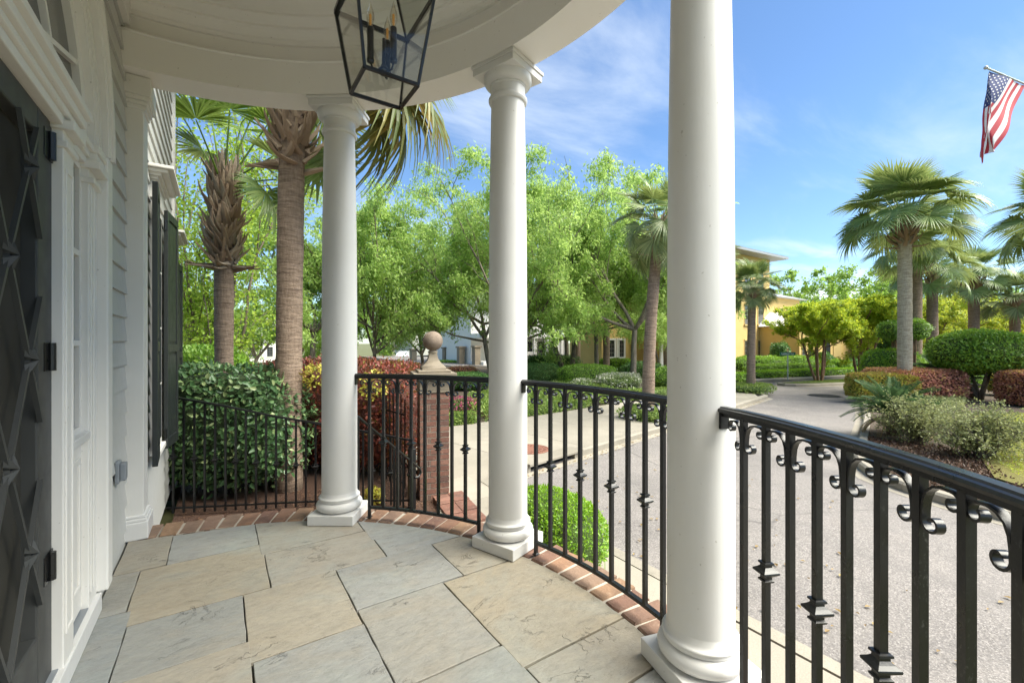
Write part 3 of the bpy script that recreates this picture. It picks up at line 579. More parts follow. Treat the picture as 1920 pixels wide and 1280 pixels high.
def ell(a, bb, q): return (a * math.cos(q), ASP + bb * math.sin(q))
def archband(a0, b0, a1, b1, x0, x1, name, m):
    V = []; n = 48
    for k in range(n + 1):
        q = math.pi * k / n; i, o = ell(a0, b0, q), ell(a1, b1, q)
        V += [(x0, i[0], i[1]), (x1, i[0], i[1]), (x1, o[0], o[1]), (x0, o[0], o[1])]
    F = [(k * 4 + j, k * 4 + (j + 1) % 4, k * 4 + 4 + (j + 1) % 4, k * 4 + 4 + j) for k in range(n) for j in range(4)] + [(0, 1, 2, 3), tuple(4 * n + j for j in range(4))[::-1]]
    MB().add(V, F).build(name, mt[m], ds, angle=30)
archband(1.25, .97, 1.355, 1.075, -.02, .072, 'arch_casing', 'trim_paint')
archband(1.315, 1.035, 1.345, 1.065, .07, .086, 'arch_bead', 'trim_paint')
archband(1.165, .885, 1.25, .97, -.02, .038, 'arch_fascia', 'trim_paint'); archband(1.18, .90, 1.195, .915, .036, .047, 'arch_bead', 'trim_paint'); archband(1.215, .935, 1.235, .955, .036, .052, 'arch_bead', 'trim_paint'); archband(1.262, .982, 1.278, .998, .070, .080, 'arch_bead', 'trim_paint'); archband(1.10, .82, 1.165, .885, -.02, .012, 'arch_sash', 'trim_paint')
V = [(-.014, 0, ASP)] + [(-.014, *ell(1.12, .84, math.pi * k / 40)) for k in range(41)]
MB().add(V, [(0, k, k + 1) for k in range(1, 41)]).build('fanlight_glass', mt['shade_glass'], ds)
b = MB()
for k in range(1, 8):
    q = math.pi * k / 8; i, o = ell(.34, .30, q), ell(1.12, .84, q); b.bar((-.004, i[0], i[1]), (-.004, o[0], o[1]), .02, .022, up=(1, 0, 0))
b.build('fanlight_muntin', mt['trim_paint'], ds)
archband(.30, .26, .345, .305, -.014, .010, 'fanlight_hub', 'trim_paint'); archband(.72, .56, .742, .582, -.014, .006, 'fanlight_ring', 'trim_paint')
MB().box(0, .05, -1.245, 1.245, 0.001, .086).build('sill', mt['white_paint'], ds, bevel=.003)
MB().box(-.03, .028, -1.10, 1.10, .02, .0905).build('threshold', mt['grey_plastic'], ds)
door = empty('door', parent=house); door['label'] = 'black metal door with diamond iron grille'
b = MB(); b.box(-.04, .012, -.585, -.50, .095, 2.10); b.box(-.04, .012, .50, .585, .095, 2.10); b.box(-.04, .012, -.50, .50, 2.005, 2.10); b.box(-.04, .012, -.50, .50, .095, .30); b.build('frame', mt['door_metal'], door, bevel=.006)
MB().box(-.035, -.028, -.50, .50, .30, 2.005).build('glass', mt['door_glass'], door)
MB().box(-.02, .01, .585, .655, .09, 2.10).build('door_stop', mt['door_metal'], door); MB().box(-.02, .01, -.655, -.585, .09, 2.10).build('door_stop', mt['door_metal'], door)
NY, NZ = .165, .31; segs = set(); nodes = set()
for i in range(-8, 9):
    for j in range(-2, 10):
        if (i + j) % 2: continue
        y, z = .06 + i * NY, .93 + (j - 1) * NZ - .31 + .31
        nodes.add((round(y, 4), round(z, 4)))
        for dj in (-1, 1): segs.add((round(y, 4), round(z, 4), round(y + NY, 4), round(z + dj * NZ, 4)))
for y0, z0, y1, z1 in sorted(segs):
    # clip to the opening
    t0, t1 = 0., 1.
    for a, d, lo, hi in ((y0, y1 - y0, -.502, .502), (z0, z1 - z0, .295, 2.01)):
        u, w = sorted(((lo - a) / d, (hi - a) / d)); t0, t1 = max(t0, u), min(t1, w)
    if t1 - t0 < .08: continue
    P = lambda t: (.018 , y0 + (y1 - y0) * t, z0 + (z1 - z0) * t)
    MB().bar(P(t0), P(t1), .013, .013, up=(1, 0, 0)).build('grille_bar', mt['door_metal'], door)
for y, z in sorted(nodes):
    if abs(y) < .45 and .4 < z < 1.95:
        b = MB(); c = Vector((.043, y, z))
        for sy, sz in ((1, 1), (-1, 1), (1, -1), (-1, -1)):
            d = Vector((0, sy * NY, sz * NZ)).normalized(); e = Vector((0, -d.z, d.y)); base = Vector((.014, y, z))
            b.add([c, base + d * .022 + e * .013, base + d * .062 + Vector((.005, 0, 0)), base + d * .022 - e * .013, base + Vector((-.004, 0, 0))], [(0, 1, 2), (0, 2, 3), (4, 2, 1), (4, 3, 2), (0, 4, 1), (0, 3, 4)])
        b.build('grille_knot', mt['door_metal'], door)
for z in (.44, 1.195, 1.955):
    b = MB(); b.tube([(.02, .615, z), (.02, .615, z + .1)], .012, 10); b.box(.008, .0145, .56, .66, z, z + .1); b.build('hinge', mt['black_iron'], door)
# outlet cover on the siding
b = MB(); b.box(.02, .04, 1.745, 1.835, .475, .60); b.box(.04, .068, 1.757, 1.823, .487, .588); b.build('outlet_cover', mt['grey_plastic'], house, bevel=.005)
# windows and shutters beyond the porch
def window(y0, y1, z0, z1, zc):
    r = empty('window', parent=house)
    MB().box(0, .045, y0, y1, z0, z1).build('frame', mt['trim_paint'], r, bevel=.004)
    ny, nz = 3, 4
    for i in range(ny):
        for j in range(nz):
            a = y0 + .06 + (y1 - y0 - .12) * i / ny; bb = y0 + .06 + (y1 - y0 - .12) * (i + 1) / ny; c = z0 + .06 + (z1 - z0 - .12) * j / nz; d = z0 + .06 + (z1 - z0 - .12) * (j + 1) / nz
            MB().box(.03, .049, a + .01, bb - .01, c + .01, d - .01).build('pane', mt['window_glass'], r)
    b = MB(); b.box(0, .075, y0 - .04, y1 + .04, z0 - .05, z0); b.build('sill', mt['trim_paint'], r, bevel=.005)
    b = MB(); b.box(0, .06, y0 - .02, y1 + .02, z1, z1 + .16)
    for k, (x, z) in enumerate(((.075, .16), (.10, .185), (.15, .21), (.19, .24))): b.box(0, x, y0 - .04 - k * .03, y1 + .04 + k * .03, z1 + z, z1 + z + .028)
    b.build('crown', mt['trim_paint'], r, bevel=.005)
def shutter(yh, s, ang, z0, z1, w=.42):
    # hinged at yh, swings out from the wall by ang degrees
    d = Vector((math.sin(R_(ang)), s * math.cos(R_(ang)), 0)); nrm = Vector((math.cos(R_(ang)), -s * math.sin(R_(ang)), 0)); o = Vector((.055, yh, 0))
    r = empty('shutter', parent=house); P = lambda t, e, z: o + d * t + nrm * e + Vector((0, 0, z))
    b = MB(); st = .055
    def bx(t0, t1, za, zb, e0, e1): b.obox((P((t0 + t1) / 2, (e0 + e1) / 2, (za + zb) / 2)), d, nrm, (0, 0, 1), (t1 - t0) / 2, (e1 - e0) / 2, (zb - za) / 2)
    zm = z0 + (z1 - z0) * .42
    bx(0, st, z0, z1, 0, .036); bx(w - st, w, z0, z1, 0, .036)
    for a, c in ((z0, z0 + .1), (zm - .04, zm + .04), (z1 - .08, z1)): bx(st, w - st, a, c, 0, .036)
    b.build('rails', mt['dark_green_paint'], r, bevel=.003)
    for a, c in ((z0 + .1, zm - .04), (zm + .04, z1 - .08)):
        b = MB(); bx(st, w - st, a, c, .010, .022); bx(st + .03, w - st - .03, a + .03, c - .03, .005, .030); b.build('panel', mt['dark_green_paint'], r, bevel=.004)
    for z in (z0 + .15, z1 - .15):
        b = MB(); b.tube([P(-.012, .018, z - .05), P(-.012, .018, z + .05)], .011, 8); b.build('hinge', mt['black_iron'], r)
window(3.32, 3.94, .30, 2.56, 2.6); window(4.72, 5.22, .30, 2.30, 2.6)
shutter(3.28, -1, 3, .30, 2.58); shutter(3.98, 1, 7, .22, 2.62, .46); shutter(4.68, -1, 3, .30, 2.28, .30); shutter(5.26, 1, 8, .30, 2.28, .25)
window(3.35, 4.05, 4.0, 5.6, 2.6)
# ================================================================== porch railings
RT_Z = 1.063; BW = .0185
b = MB(); b.box(-BW / 2, BW / 2, -BW / 2, BW / 2, 0, 1); me_bar = b.mesh('baluster', mt['black_iron'])
def square_lathe(prof):
    b = MB(); V = []; 
    for h, z in prof: V += [(-h, -h, z), (h, -h, z), (h, h, z), (-h, h, z)]
    m = len(prof); F = [(i * 4 + k, i * 4 + (k + 1) % 4, i * 4 + 4 + (k + 1) % 4, i * 4 + 4 + k) for i in range(m - 1) for k in range(4)] + [(3, 2, 1, 0), tuple(4 * m - 4 + k for k in range(4))]
    return b.add(V, F)
me_knob = square_lathe([(.0095, -.032), (.0165, -.031), (.0175, -.026), (.0125, -.022), (.0125, -.016), (.0175, -.012), (.0275, -.004), (.0285, 0), (.0275, .003), (.019, .009), (.013, .015), (.0125, .020), (.0175, .024), (.0165, .029), (.0095, .030)]).mesh('collar', mt['black_iron'])
def ribbon(pts, w, t):
    P = np.array(pts); b = MB(); V = []; n = len(P)
    for i in range(n):
        d = P[min(i + 1, n - 1)] - P[max(i - 1, 0)]; d = d / np.linalg.norm(d); nn = np.array([-d[1], d[0]]) * t / 2
        for sx, sy in ((1, -1), (1, 1), (-1, 1), (-1, -1)): q = P[i] + nn * sx; V.append((q[0], sy * w / 2, q[1]))
    F = [(i * 4 + k, i * 4 + (k + 1) % 4, i * 4 + 4 + (k + 1) % 4, i * 4 + 4 + k) for i in range(n - 1) for k in range(4)] + [(3, 2, 1, 0), tuple(4 * n - 4 + k for k in range(4))]
    return b.add(V, F)
def scroll_mesh(sg):
    L = [(.0335 + r * math.cos(q), -.088 + r * math.sin(q)) for q, r in zip(np.linspace(R_(520), R_(180), 18), np.linspace(.006, .0215, 18))]
    Mid = [(.0125, -.068), (.0155, -.045), (.0235, -.026), (.038, -.0135), (.055, -.009), (.070, -.010)]
    U = [(.0765 + r * math.cos(q), -.0315 + r * math.sin(q)) for q, r in zip(np.linspace(R_(95), R_(-250), 18), np.linspace(.0215, .006, 18))]
    return ribbon([(sg * x, z) for x, z in L + Mid + U], .0165, .0052).mesh('scroll', mt['black_iron'], angle=40)
me_sc = {s: scroll_mesh(s) for s in (1, -1)}
def railing(a0, a1, bars, label):
    root = empty('porch_railing', pol(PR, (a0 + a1) / 2), label, 'railing', 'iron railings between the porch columns'); o = root.location
    w = .0225; zt = RT_Z
    MB().arc([(PR - w, zt - .020), (PR - w - .002, zt - .013), (PR - w + .001, zt - .007), (PR - w + .007, zt - .0045), (PR - w + .010, zt), (PR + w - .010, zt), (PR + w - .007, zt - .0045), (PR + w - .001, zt - .007), (PR + w + .002, zt - .013), (PR + w, zt - .020)], a0, a1, 40).build('top_rail', mt['black_iron'], root)
    MB().arc([(PR - .0085, zt - .036), (PR + .0085, zt - .036), (PR + .0085, zt - .0205), (PR - .0085, zt - .0205)], a0 + .4, a1 - .4, 40).build('channel', mt['black_iron'], root)
    MB().arc([(PR - .011, .072), (PR + .011, .072), (PR + .011, .090), (PR - .011, .090)], bars[0] - .2, bars[-1] + .2, 30).build('bottom_rail', mt['black_iron'], root)
    for a in (a0 + .35, a1 - .35):
        c = pol(PR, a, zt - .050); rad = (math.sin(R_(a)), math.cos(R_(a)), 0); tan = (math.cos(R_(a)), -math.sin(R_(a)), 0)
        MB().obox(c, tan, rad, (0, 0, 1), .0045, .020, .032).build('wall_bracket', mt['black_iron'], root, bevel=.003)
    for k, a in enumerate(bars):
        foot = k in (0, len(bars) - 1); z0 = 0.004 if foot else .074; p = Vector(pol(PR, a, z0)) - o
        link('baluster', me_bar, root, p, (0, 0, -R_(a)), (1, 1, zt - .034 - z0))
        if foot: link('foot', me_knob, root, Vector(pol(PR, a, .012)) - o, (0, 0, -R_(a)), (.62, .62, .5))
        if k % 2: link('collar', me_knob, root, Vector(pol(PR, a, .566)) - o, (0, 0, -R_(a)), (.96, .96, 1.02))
        else:
            for s in (1, -1):
                if (k == 0 and s < 0) or (k == len(bars) - 1 and s > 0):
                    sc_ = .72
                else: sc_ = 1.0
                link('scroll', me_sc[s], root, Vector(pol(PR, a, zt - .034)) - o, (0, 0, -R_(a)), (sc_, 1, 1))
railing(COLA[0] + 2.95, COLA[1] - 2.95, [41.4 + 2.9 * k for k in range(9)], 'black iron scroll railing in front of the brick pier, between two white columns')
railing(COLA[1] + 2.95, COLA[2] - 2.95, [76.7 + 2.975 * k for k in range(9)], 'black iron scroll railing over the round boxwood, between two white columns')
railing(COLA[2] + 2.95, COLA[3] - 2.95, [112.1 + 2.67 * k for k in range(9)] , 'nearest black iron scroll railing, running out of the picture above the street')
# garden fence on the ground behind the porch
def poly_rail(path, n):
    P = [Vector(p) for p in path]; L = [0]
    for a, c in zip(P, P[1:]): L.append(L[-1] + (c - a).length)
    return [tuple(np.interp(t, L, [p[i] for p in P]) for i in range(3)) for t in np.linspace(0, L[-1], n)]
fence = empty('garden_fence', (0.0, 4.52, SOIL), 'low black iron fence dropping towards the brick pier in front of the camellia', 'fence'); fo = fence.location
top = [(0.0, 4.54, .70), (.55, 4.27, .575), (1.05, 4.03, .44), (1.49, 3.81, .345), (1.95, 3.53, .245), (2.36, 3.26, .15)]
tp = poly_rail(top, 26)
for k, (x, y, z) in enumerate(tp):
    link('baluster', me_bar, fence, Vector((x, y, -.60)) - fo, (0, 0, R_(-28)), (1.0, 1.0, z + .60))
    if k % 2: link('collar', me_knob, fence, Vector((x, y, -.12 + .5 * (z - .4))) - fo, (0, 0, R_(-28)), (1.1, 1.1, 1.1))
for a, c in zip(top, top[1:]):
    MB().bar((a[0], a[1], a[2] + .006), (c[0], c[1], c[2] + .006), .034, .020).build('top_rail', mt['black_iron'], fence)
    MB().bar((a[0], a[1], -.545), (c[0], c[1], -.545), .020, .018).build('bottom_rail', mt['black_iron'], fence)
MB().box(2.345, 2.42, 3.21, 3.285, SOIL - .05, .06).build('post', mt['black_iron'], fence, bevel=.006)
hr = empty('stair_handrail', at(670, 780, 3.5)[:2] + (SOIL,), 'sloping black iron handrail curling over at its lower end beside the red hedge', 'handrail'); ho = hr.location
h0, h1 = Vector(at(655, 768, 3.42)), Vector(at(787, 878, 4.35))
ps = [h0 + (h1 - h0) * t for t in np.linspace(0, 1, 8)]
MB().tube([tuple(p) for p in ps] + [tuple(h1 + Vector((.02, .02, -.045))), tuple(h1 + Vector((-.01, .01, -.085))), tuple(h1 + Vector((-.06, -.02, -.075)))], .0125, 8).build('rail', mt['black_iron'], hr, smooth=True)
for t in (.10, .27, .43, .58, .72, .86):
    p = h0 + (h1 - h0) * t; link('baluster', me_bar, hr, Vector((p.x, p.y, SOIL)) - ho, (0, 0, R_(-20)), (1.05, 1.05, p.z - SOIL))
gate = empty('garden_gate', (2.5, 3.78, SOIL), 'narrow black iron gate standing open behind the brick pier', 'gate'); go = gate.location
for k in range(8):
    t = k / 7; link('bar', me_bar, gate, Vector((2.50 - .10 * t, 3.80 + .75 * t, SOIL + .05)) - go, (0, 0, 0), (.8, .8, 1.15 + .12 * math.sin(t * 3.14)))
for z in (.12, 1.0): MB().bar((2.50, 3.80, SOIL + z), (2.40, 4.55, SOIL + z), .02).build('rail', mt['black_iron'], gate)

# ================================================================== brick pier with ball finial
PA = R_(-16); pc = np.array([2.768, 3.533]); pt_, pn = np.array([math.cos(PA), math.sin(PA)]), np.array([-math.sin(PA), math.cos(PA)])
pier = empty('brick_pier', (pc[0], pc[1], SOIL), 'red brick gate pier with a pale stone cap and ball finial', 'pier', rz=PA)
def pb(name, m, fn, **k):
    b = MB(); fn(b); o = link(name, b.mesh(name, mt[m], k.get('smooth', False), True, k.get('angle')), pier)
    if k.get('bevel'): q = o.modifiers.new('bevel', 'BEVEL'); q.width = k['bevel']; q.segments = 2; q.limit_method = 'ANGLE'
    return o
HW = .178; z0b = 0.0; ncr = 19; CR = (.67 - SOIL) / ncr
pb('mortar_core', 'pier_mortar', lambda b: b.box(-HW + .005, HW - .005, -HW + .005, HW - .005, -.1, .67 - SOIL))
for c in range(ncr):
    z = c * CR
    for f in range(4):
        xs = [-HW, .025, HW] if (c + f) % 2 else [-HW, -.055, HW]
        if (c % 2) == (f % 2): xs = [-HW + .095] + xs[1:]
        else: xs = xs[:-1] + [HW]
        for a, e in zip(xs, xs[1:]):
            mb = MB(); j = rnd.uniform(-.004, .004); dpt = .09
            mb.box(a + .006, e - .006 if e < HW - 1e-6 else e, -HW + j * .5, -HW + dpt, z + .006, z + CR - .006)
            ca, sa = math.cos(f * math.pi / 2), math.sin(f * math.pi / 2)
            mb.v = [(x * ca - y * sa, x * sa + y * ca, zz) for x, y, zz in mb.v]
            o = link('brick', mb.mesh('brick', mt['pier_brick']), pier)
zt = .67 - SOIL
pb('necking', 'cast_stone', lambda b: (b.box(-.195, .195, -.195, .195, zt, zt + .025), b.box(-.183, .183, -.183, .183, zt + .025, zt + .20)), bevel=.006)
pb('cap_slab', 'cast_stone', lambda b: (b.box(-.262, .262, -.262, .262, zt + .20, zt + .245)), bevel=.008)
pb('cap_step', 'cast_stone', lambda b: (b.box(-.20, .20, -.20, .20, zt + .246, zt + .278)), bevel=.008)
pb('finial_base', 'cast_stone', lambda b: b.add(square_lathe([(.145, zt + .279), (.145, zt + .315), (.12, zt + .335), (.09, zt + .365), (.065, zt + .405), (.052, zt + .45), (.047, zt + .485)]).v, square_lathe([(.145, 0)] * 7).f), angle=60)
pb('neck_ring', 'cast_stone', lambda b: b.lathe([(.04, zt + .48), (.058, zt + .485), (.062, zt + .497), (.058, zt + .509), (.045, zt + .514), (.045, zt + .53)], n=24), angle=40)
pb('ball', 'ball_stone', lambda b: b.lathe([(.001 + .124 * math.sin(q), zt + .635 - .124 * math.cos(q)) for q in np.linspace(.02, 3.12, 22)], n=36), smooth=True)
# brick edging that steps down beside the pier
ed = empty('brick_edging', (3.0, 3.2, SOIL), 'short run of worn red bricks edging the mulch beside the pier', 'edging')
for k in range(9):
    t = k / 8; x, y = 2.86 - .02 * k, 3.26 - .105 * k
    for q in range(2):
        MB().obox((x + .0 + q * .20 - .1, y + .01 * q, SOIL + .03 + .004 * ((k * 7 + q * 3) % 3)), (1, -.12, 0), (.12, 1, 0), (0, 0, 1), .096, .047, .035).build('brick', mt['pier_brick'], ed, bevel=.006)

# ================================================================== lantern
lx, ly = 1.066, .10
lan = empty('hanging_lantern', (lx, ly, 2.3), 'black framed glass lantern with three candle bulbs hanging from the porch ceiling', 'lantern')
hb, ht, zb, ztp, zr = .1025, .150, 2.30, 2.635, 2.84
def cr(h, z): return [Vector((lx + sx * h, ly + sy * h, z)) for sx, sy in ((-1, 1), (1, 1), (1, -1), (-1, -1))]
B, T = cr(hb, zb), cr(ht, ztp)
for i in range(4):
    j = (i + 1) % 4
    MB().bar(B[i], T[i], .010).build('post', mt['black_iron'], lan); MB().bar(B[i], B[j], .012).build('bottom_bar', mt['black_iron'], lan); MB().bar(T[i], T[j], .014, .018).build('top_bar', mt['black_iron'], lan)
    U = cr(.035, zr); MB().bar(T[i], U[i], .010).build('roof_bar', mt['black_iron'], lan)
    ins = lambda v, k=.004: Vector((lx + (v.x - lx) * .985, ly + (v.y - ly) * .985, v.z))
    MB().add([ins(B[i]), ins(B[j]), ins(T[j]), ins(T[i])], [(0, 1, 2, 3)]).build('side_pane', mt['lantern_glass'], lan)
    MB().add([ins(T[i]), ins(T[j]), ins(U[j]), ins(U[i])], [(0, 1, 2, 3)]).build('roof_pane', mt['lantern_glass'], lan)
MB().lathe([(.05, zr - .01), (.055, zr), (.05, zr + .015), (.02, zr + .03), (.012, zr + .06), (.001, zr + .06)], (lx, ly, 0), 20).build('top_cap', mt['black_iron'], lan, smooth=True)
MB().tube([(lx, ly, zr + .05), (lx, ly, 3.5)], .006, 8).build('stem', mt['black_iron'], lan)
MB().lathe([(.07, 3.528), (.07, 3.515), (.03, 3.495), (.012, 3.48)], (lx, ly, 0), 24).build('ceiling_canopy', mt['black_iron'], lan, smooth=True)
MB().lathe([(.002, zb + .055), (.012, zb + .056), (.022, zb + .064), (.024, zb + .072), (.016, zb + .082), (.008, zb + .10), (.006, zb + .2)], (lx, ly, 0), 20).build('hub', mt['black_iron'], lan, smooth=True)
for k in range(3):
    a = R_(90 + 120 * k - 33); dx, dy = math.cos(a), math.sin(a); rr = .052; x, y = lx + dx * rr, ly + dy * rr
    MB().tube([(lx + dx * .01, ly + dy * .01, zb + .072), (lx + dx * .025, ly + dy * .025, zb + .062), (lx + dx * .042, ly + dy * .042, zb + .066), (x, y, zb + .09)], .004, 6).build('arm', mt['black_iron'], lan, smooth=True)
    MB().lathe([(.004, zb + .085), (.013, zb + .09), (.015, zb + .10), (.0125, zb + .105), (.0125, zb + .225), (.002, zb + .226)], (x, y, 0), 14).build('candle_sleeve', mt['grey_plastic' if 0 else 'black_iron'], lan, angle=40)
    o = MB().lathe([(.006, zb + .226), (.0085, zb + .235), (.0145, zb + .255), (.0155, zb + .268), (.0125, zb + .288), (.006, zb + .308), (.0025, zb + .322), (.0008, zb + .328)], (x, y, 0), 14).build('bulb', mt['bulb_glass'], lan, smooth=True)
    MB().lathe([(.0015, zb + .232), (.005, zb + .242), (.005, zb + .275), (.0015, zb + .28)], (x, y, 0), 6).build('filament', mt['filament'], o)

# ================================================================== flag on a pole across the street
tip = Vector(at(1850, 128, 6.5)); mnt = Vector((11.3, -.52, 5.27)); pd = (mnt - tip).normalized()
fp = empty('flag_post', (11.4, -.56, WALK), 'white post carrying the flag pole bracket', 'post')
MB().lathe([(.12, 0), (.12, .2), (.09, .25), (.075, 5.9), (.1, 5.95), (.001, 6.05)], (11.4, -.56, WALK), 16).build('shaft', mt['white_paint'], fp, angle=40)
MB().box(11.30, 11.40, -.60, -.50, 5.2, 5.34).build('bracket', mt['galvanised'], fp)
fl = empty('flag', tuple(mnt), 'american flag hanging from a slanting pole against the blue sky', 'flag'); fl0 = fl.location
MB().tube([tuple(mnt), tuple(tip)], .0125, 10).build('pole', mt['galvanised'], fl)
MB().lathe([(.001 + .026 * math.sin(q), -.026 * math.cos(q)) for q in np.linspace(.02, 3.12, 12)], tuple(tip - pd * .02), 14).build('pole_ball', mt['galvanised'], fl, smooth=True)
HO, FLY = .92, 1.5; nu, nv = 39, 60
side = Vector((0, 0, 1)).cross(pd).normalized()
def flagpt(u, v, off=0.0):            # fly end swings to the pole tip, gathers there and hangs
    sn, cs = .60, .80; v0 = HO * u / (FLY * sn)
    if v < v0: along, drop = HO * u - FLY * sn * v, FLY * cs * v
    else: along, drop = .035 * math.sin((v - v0) * 7.5) ** 2 * (1 + u), FLY * (cs * v0 + .90 * (v - v0))
    along = .05 + math.sqrt(along * along + .0009) + .05 * v * u; drop = .02 + drop - .05 * math.sin(u * 3.14) * v
    dep = .05 * math.sin(u * 8.0 + 1.0 + v * 3) * (.25 + .75 * v) + .05 * math.sin(along * 9 + 1.5) * v + (.10 * (v - v0) if v > v0 else 0)
    return tip + pd * along + Vector((0, 0, -drop)) + side * (dep + off)
V = [flagpt(i / nu, j / nv) for i in range(nu + 1) for j in range(nv + 1)]; F = []; mi = []
for i in range(nu):
    for j in range(nv):
        F.append((i * (nv + 1) + j, i * (nv + 1) + j + 1, (i + 1) * (nv + 1) + j + 1, (i + 1) * (nv + 1) + j)); s = i // 3
        mi.append(2 if (s < 7 and j < nv * .4) else (0 if s % 2 == 0 else 1))
mb = MB().add([v - fl0 for v in V], F); me = mb.mesh('cloth', [mt['flag_red'], mt['flag_white'], mt['flag_blue']], True, False)
for p, k in zip(me.polygons, mi): p.material_index = k
link('cloth', me, fl)
for sgn in (1, -1):
    b = MB()
    for r in range(9):
        for c in range(6 if r % 2 == 0 else 5):
            u = (r + 1) / 10 * 7 / 13; v = ((2 * c + 1 + (r % 2)) / 12) * .4
            e = .001; P0 = flagpt(u, v, sgn * .004); du = (flagpt(u + e, v) - flagpt(u, v)) / (e * HO); dv = (flagpt(u, v + e) - flagpt(u, v)) / (e * FLY)
            pts = [P0] + [P0 + (du * math.cos(q * math.pi / 5) + dv * math.sin(q * math.pi / 5)) * (.024 if q % 2 == 0 else .010) for q in range(10)]
            b.add(pts, [(0, 1 + q, 1 + (q + 1) % 10) for q in range(10)])
    b.build('stars', mt['flag_white'], fl)

# ================================================================== street sign
sx, sy = gp(1477, 713, WALK); SZ = WALK
sg = empty('street_sign', (sx, sy, SZ), 'green street name sign on a thin metal post before the yellow house', 'sign')
MB().tube([(sx, sy, SZ), (sx, sy, SZ + 1.24)], .030, 10).build('post', mt['galvanised'], sg)
def blade(c, d, w, h, text, ts):
    d = Vector(d).normalized(); n = Vector((d.y, -d.x, 0))
    bl = MB().obox(c, d, n, (0, 0, 1), w / 2, .006, h / 2).build('blade', mt['sign_green'], sg, bevel=.004)
    cu = bpy.data.curves.new('lettering', 'FONT'); cu.body = text; cu.size = ts; cu.align_x = 'CENTER'; cu.align_y = 'CENTER'; cu.extrude = .001; cu.offset = .004
    to = bpy.data.objects.new('tmp', cu); col.objects.link(to); bpy.context.view_layer.update()
    me = bpy.data.meshes.new_from_object(to.evaluated_get(bpy.context.evaluated_depsgraph_get())); bpy.data.objects.remove(to); me.name = 'lettering'; me.materials.clear(); me.materials.append(mt['sign_white'])
    o = link('lettering', me, bl); M4 = Matrix((( d.x, 0, n.x), (d.y, 0, n.y), (0, 1, 0))).to_4x4(); M4.translation = Vector(c) + n * .009 - sg.location; o.matrix_local = M4
sd_ = Vector((RT[0], RT[1], 0))
blade((sx, sy, SZ + 1.30), sd_, .76, .16, 'Latitude Ln', .135)
ang = R_(68); d2 = Vector((sd_.x * math.cos(ang) - sd_.y * math.sin(ang), sd_.x * math.sin(ang) + sd_.y * math.cos(ang), 0))
blade((sx, sy, SZ + 1.47), d2, .50, .15, 'St', .12)
MB().lathe([(.02, 1.36), (.03, 1.38), (.03, 1.40), (.02, 1.42)], (sx, sy, SZ), 10).build('cap', mt['galvanised'], sg)
# ================================================================== vegetation helpers
def np_mesh(name, V, F, mat, smooth=False):
    V = np.asarray(V, np.float32); F = np.asarray(F, np.int32); me = bpy.data.meshes.new(name); k = F.shape[1]
    me.vertices.add(len(V)); me.vertices.foreach_set('co', V.ravel()); me.loops.add(F.size); me.loops.foreach_set('vertex_index', F.ravel())
    me.polygons.add(len(F)); me.polygons.foreach_set('loop_start', np.arange(0, F.size, k, dtype=np.int32)); me.polygons.foreach_set('loop_total', np.full(len(F), k, np.int32))
    if smooth: me.polygons.foreach_set('use_smooth', np.ones(len(F), bool))
    me.update(calc_edges=True); me.validate(); me.materials.append(mat); return me
LT = {'diamond': (np.array([(0, 0, 0), (.45, .5, .12), (1, 0, 0), (.45, -.5, .12)], float), np.array([(0, 1, 2, 3)])),
      'oval': (np.array([(0, 0, 0), (.28, .46, .16), (.70, .36, .10), (1, 0, -.12), (.70, -.36, .10), (.28, -.46, .16)], float), np.array([(0, 1, 2, 3), (0, 3, 4, 5)])),
      'strip': (np.array([(0, .25, 0), (.5, .5, .05), (1, 0, -.15), (.5, -.5, .05), (0, -.25, 0)], float)[[0, 1, 2, 3]], np.array([(0, 1, 2, 3)]))}
def nrmz(a): return a / np.maximum(1e-9, np.linalg.norm(a, axis=1, keepdims=True))
def leaf_mesh(name, P, D, Nn, L, W, mat, shape='diamond'):
    D = nrmz(D); B = nrmz(np.cross(Nn, D)); N2 = np.cross(D, B); T, Fc = LT[shape]; k = len(T)
    L = np.broadcast_to(L, (len(P),)); W = np.broadcast_to(W, (len(P),))
    V = P[:, None, :] + T[None, :, 0:1] * D[:, None, :] * L[:, None, None] + T[None, :, 1:2] * B[:, None, :] * W[:, None, None] + T[None, :, 2:3] * N2[:, None, :] * W[:, None, None]
    F = (Fc[None] + (np.arange(len(P)) * k)[:, None, None]).reshape(-1, 4)
    return np_mesh(name, V.reshape(-1, 3), F, mat)
def lump(d, rs, amp, fr=3.0):
    ph = rs.rand(6) * 6.28; a = np.zeros(len(d))
    for q in range(3): a += np.sin(d[:, q] * fr * (1 + q * .4) + ph[q]) * np.sin(d[:, (q + 1) % 3] * fr * 1.7 + ph[q + 3])
    return 1 + amp * a / 1.5
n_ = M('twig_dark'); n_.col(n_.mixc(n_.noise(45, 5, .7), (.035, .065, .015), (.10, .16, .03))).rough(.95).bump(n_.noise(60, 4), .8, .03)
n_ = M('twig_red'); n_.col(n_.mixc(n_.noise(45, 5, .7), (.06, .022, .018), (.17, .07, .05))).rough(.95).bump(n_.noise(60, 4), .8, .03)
n_ = M('twig_deep'); n_.col(n_.mixc(n_.noise(45, 5, .7), (.018, .034, .012), (.05, .08, .028))).rough(.95)
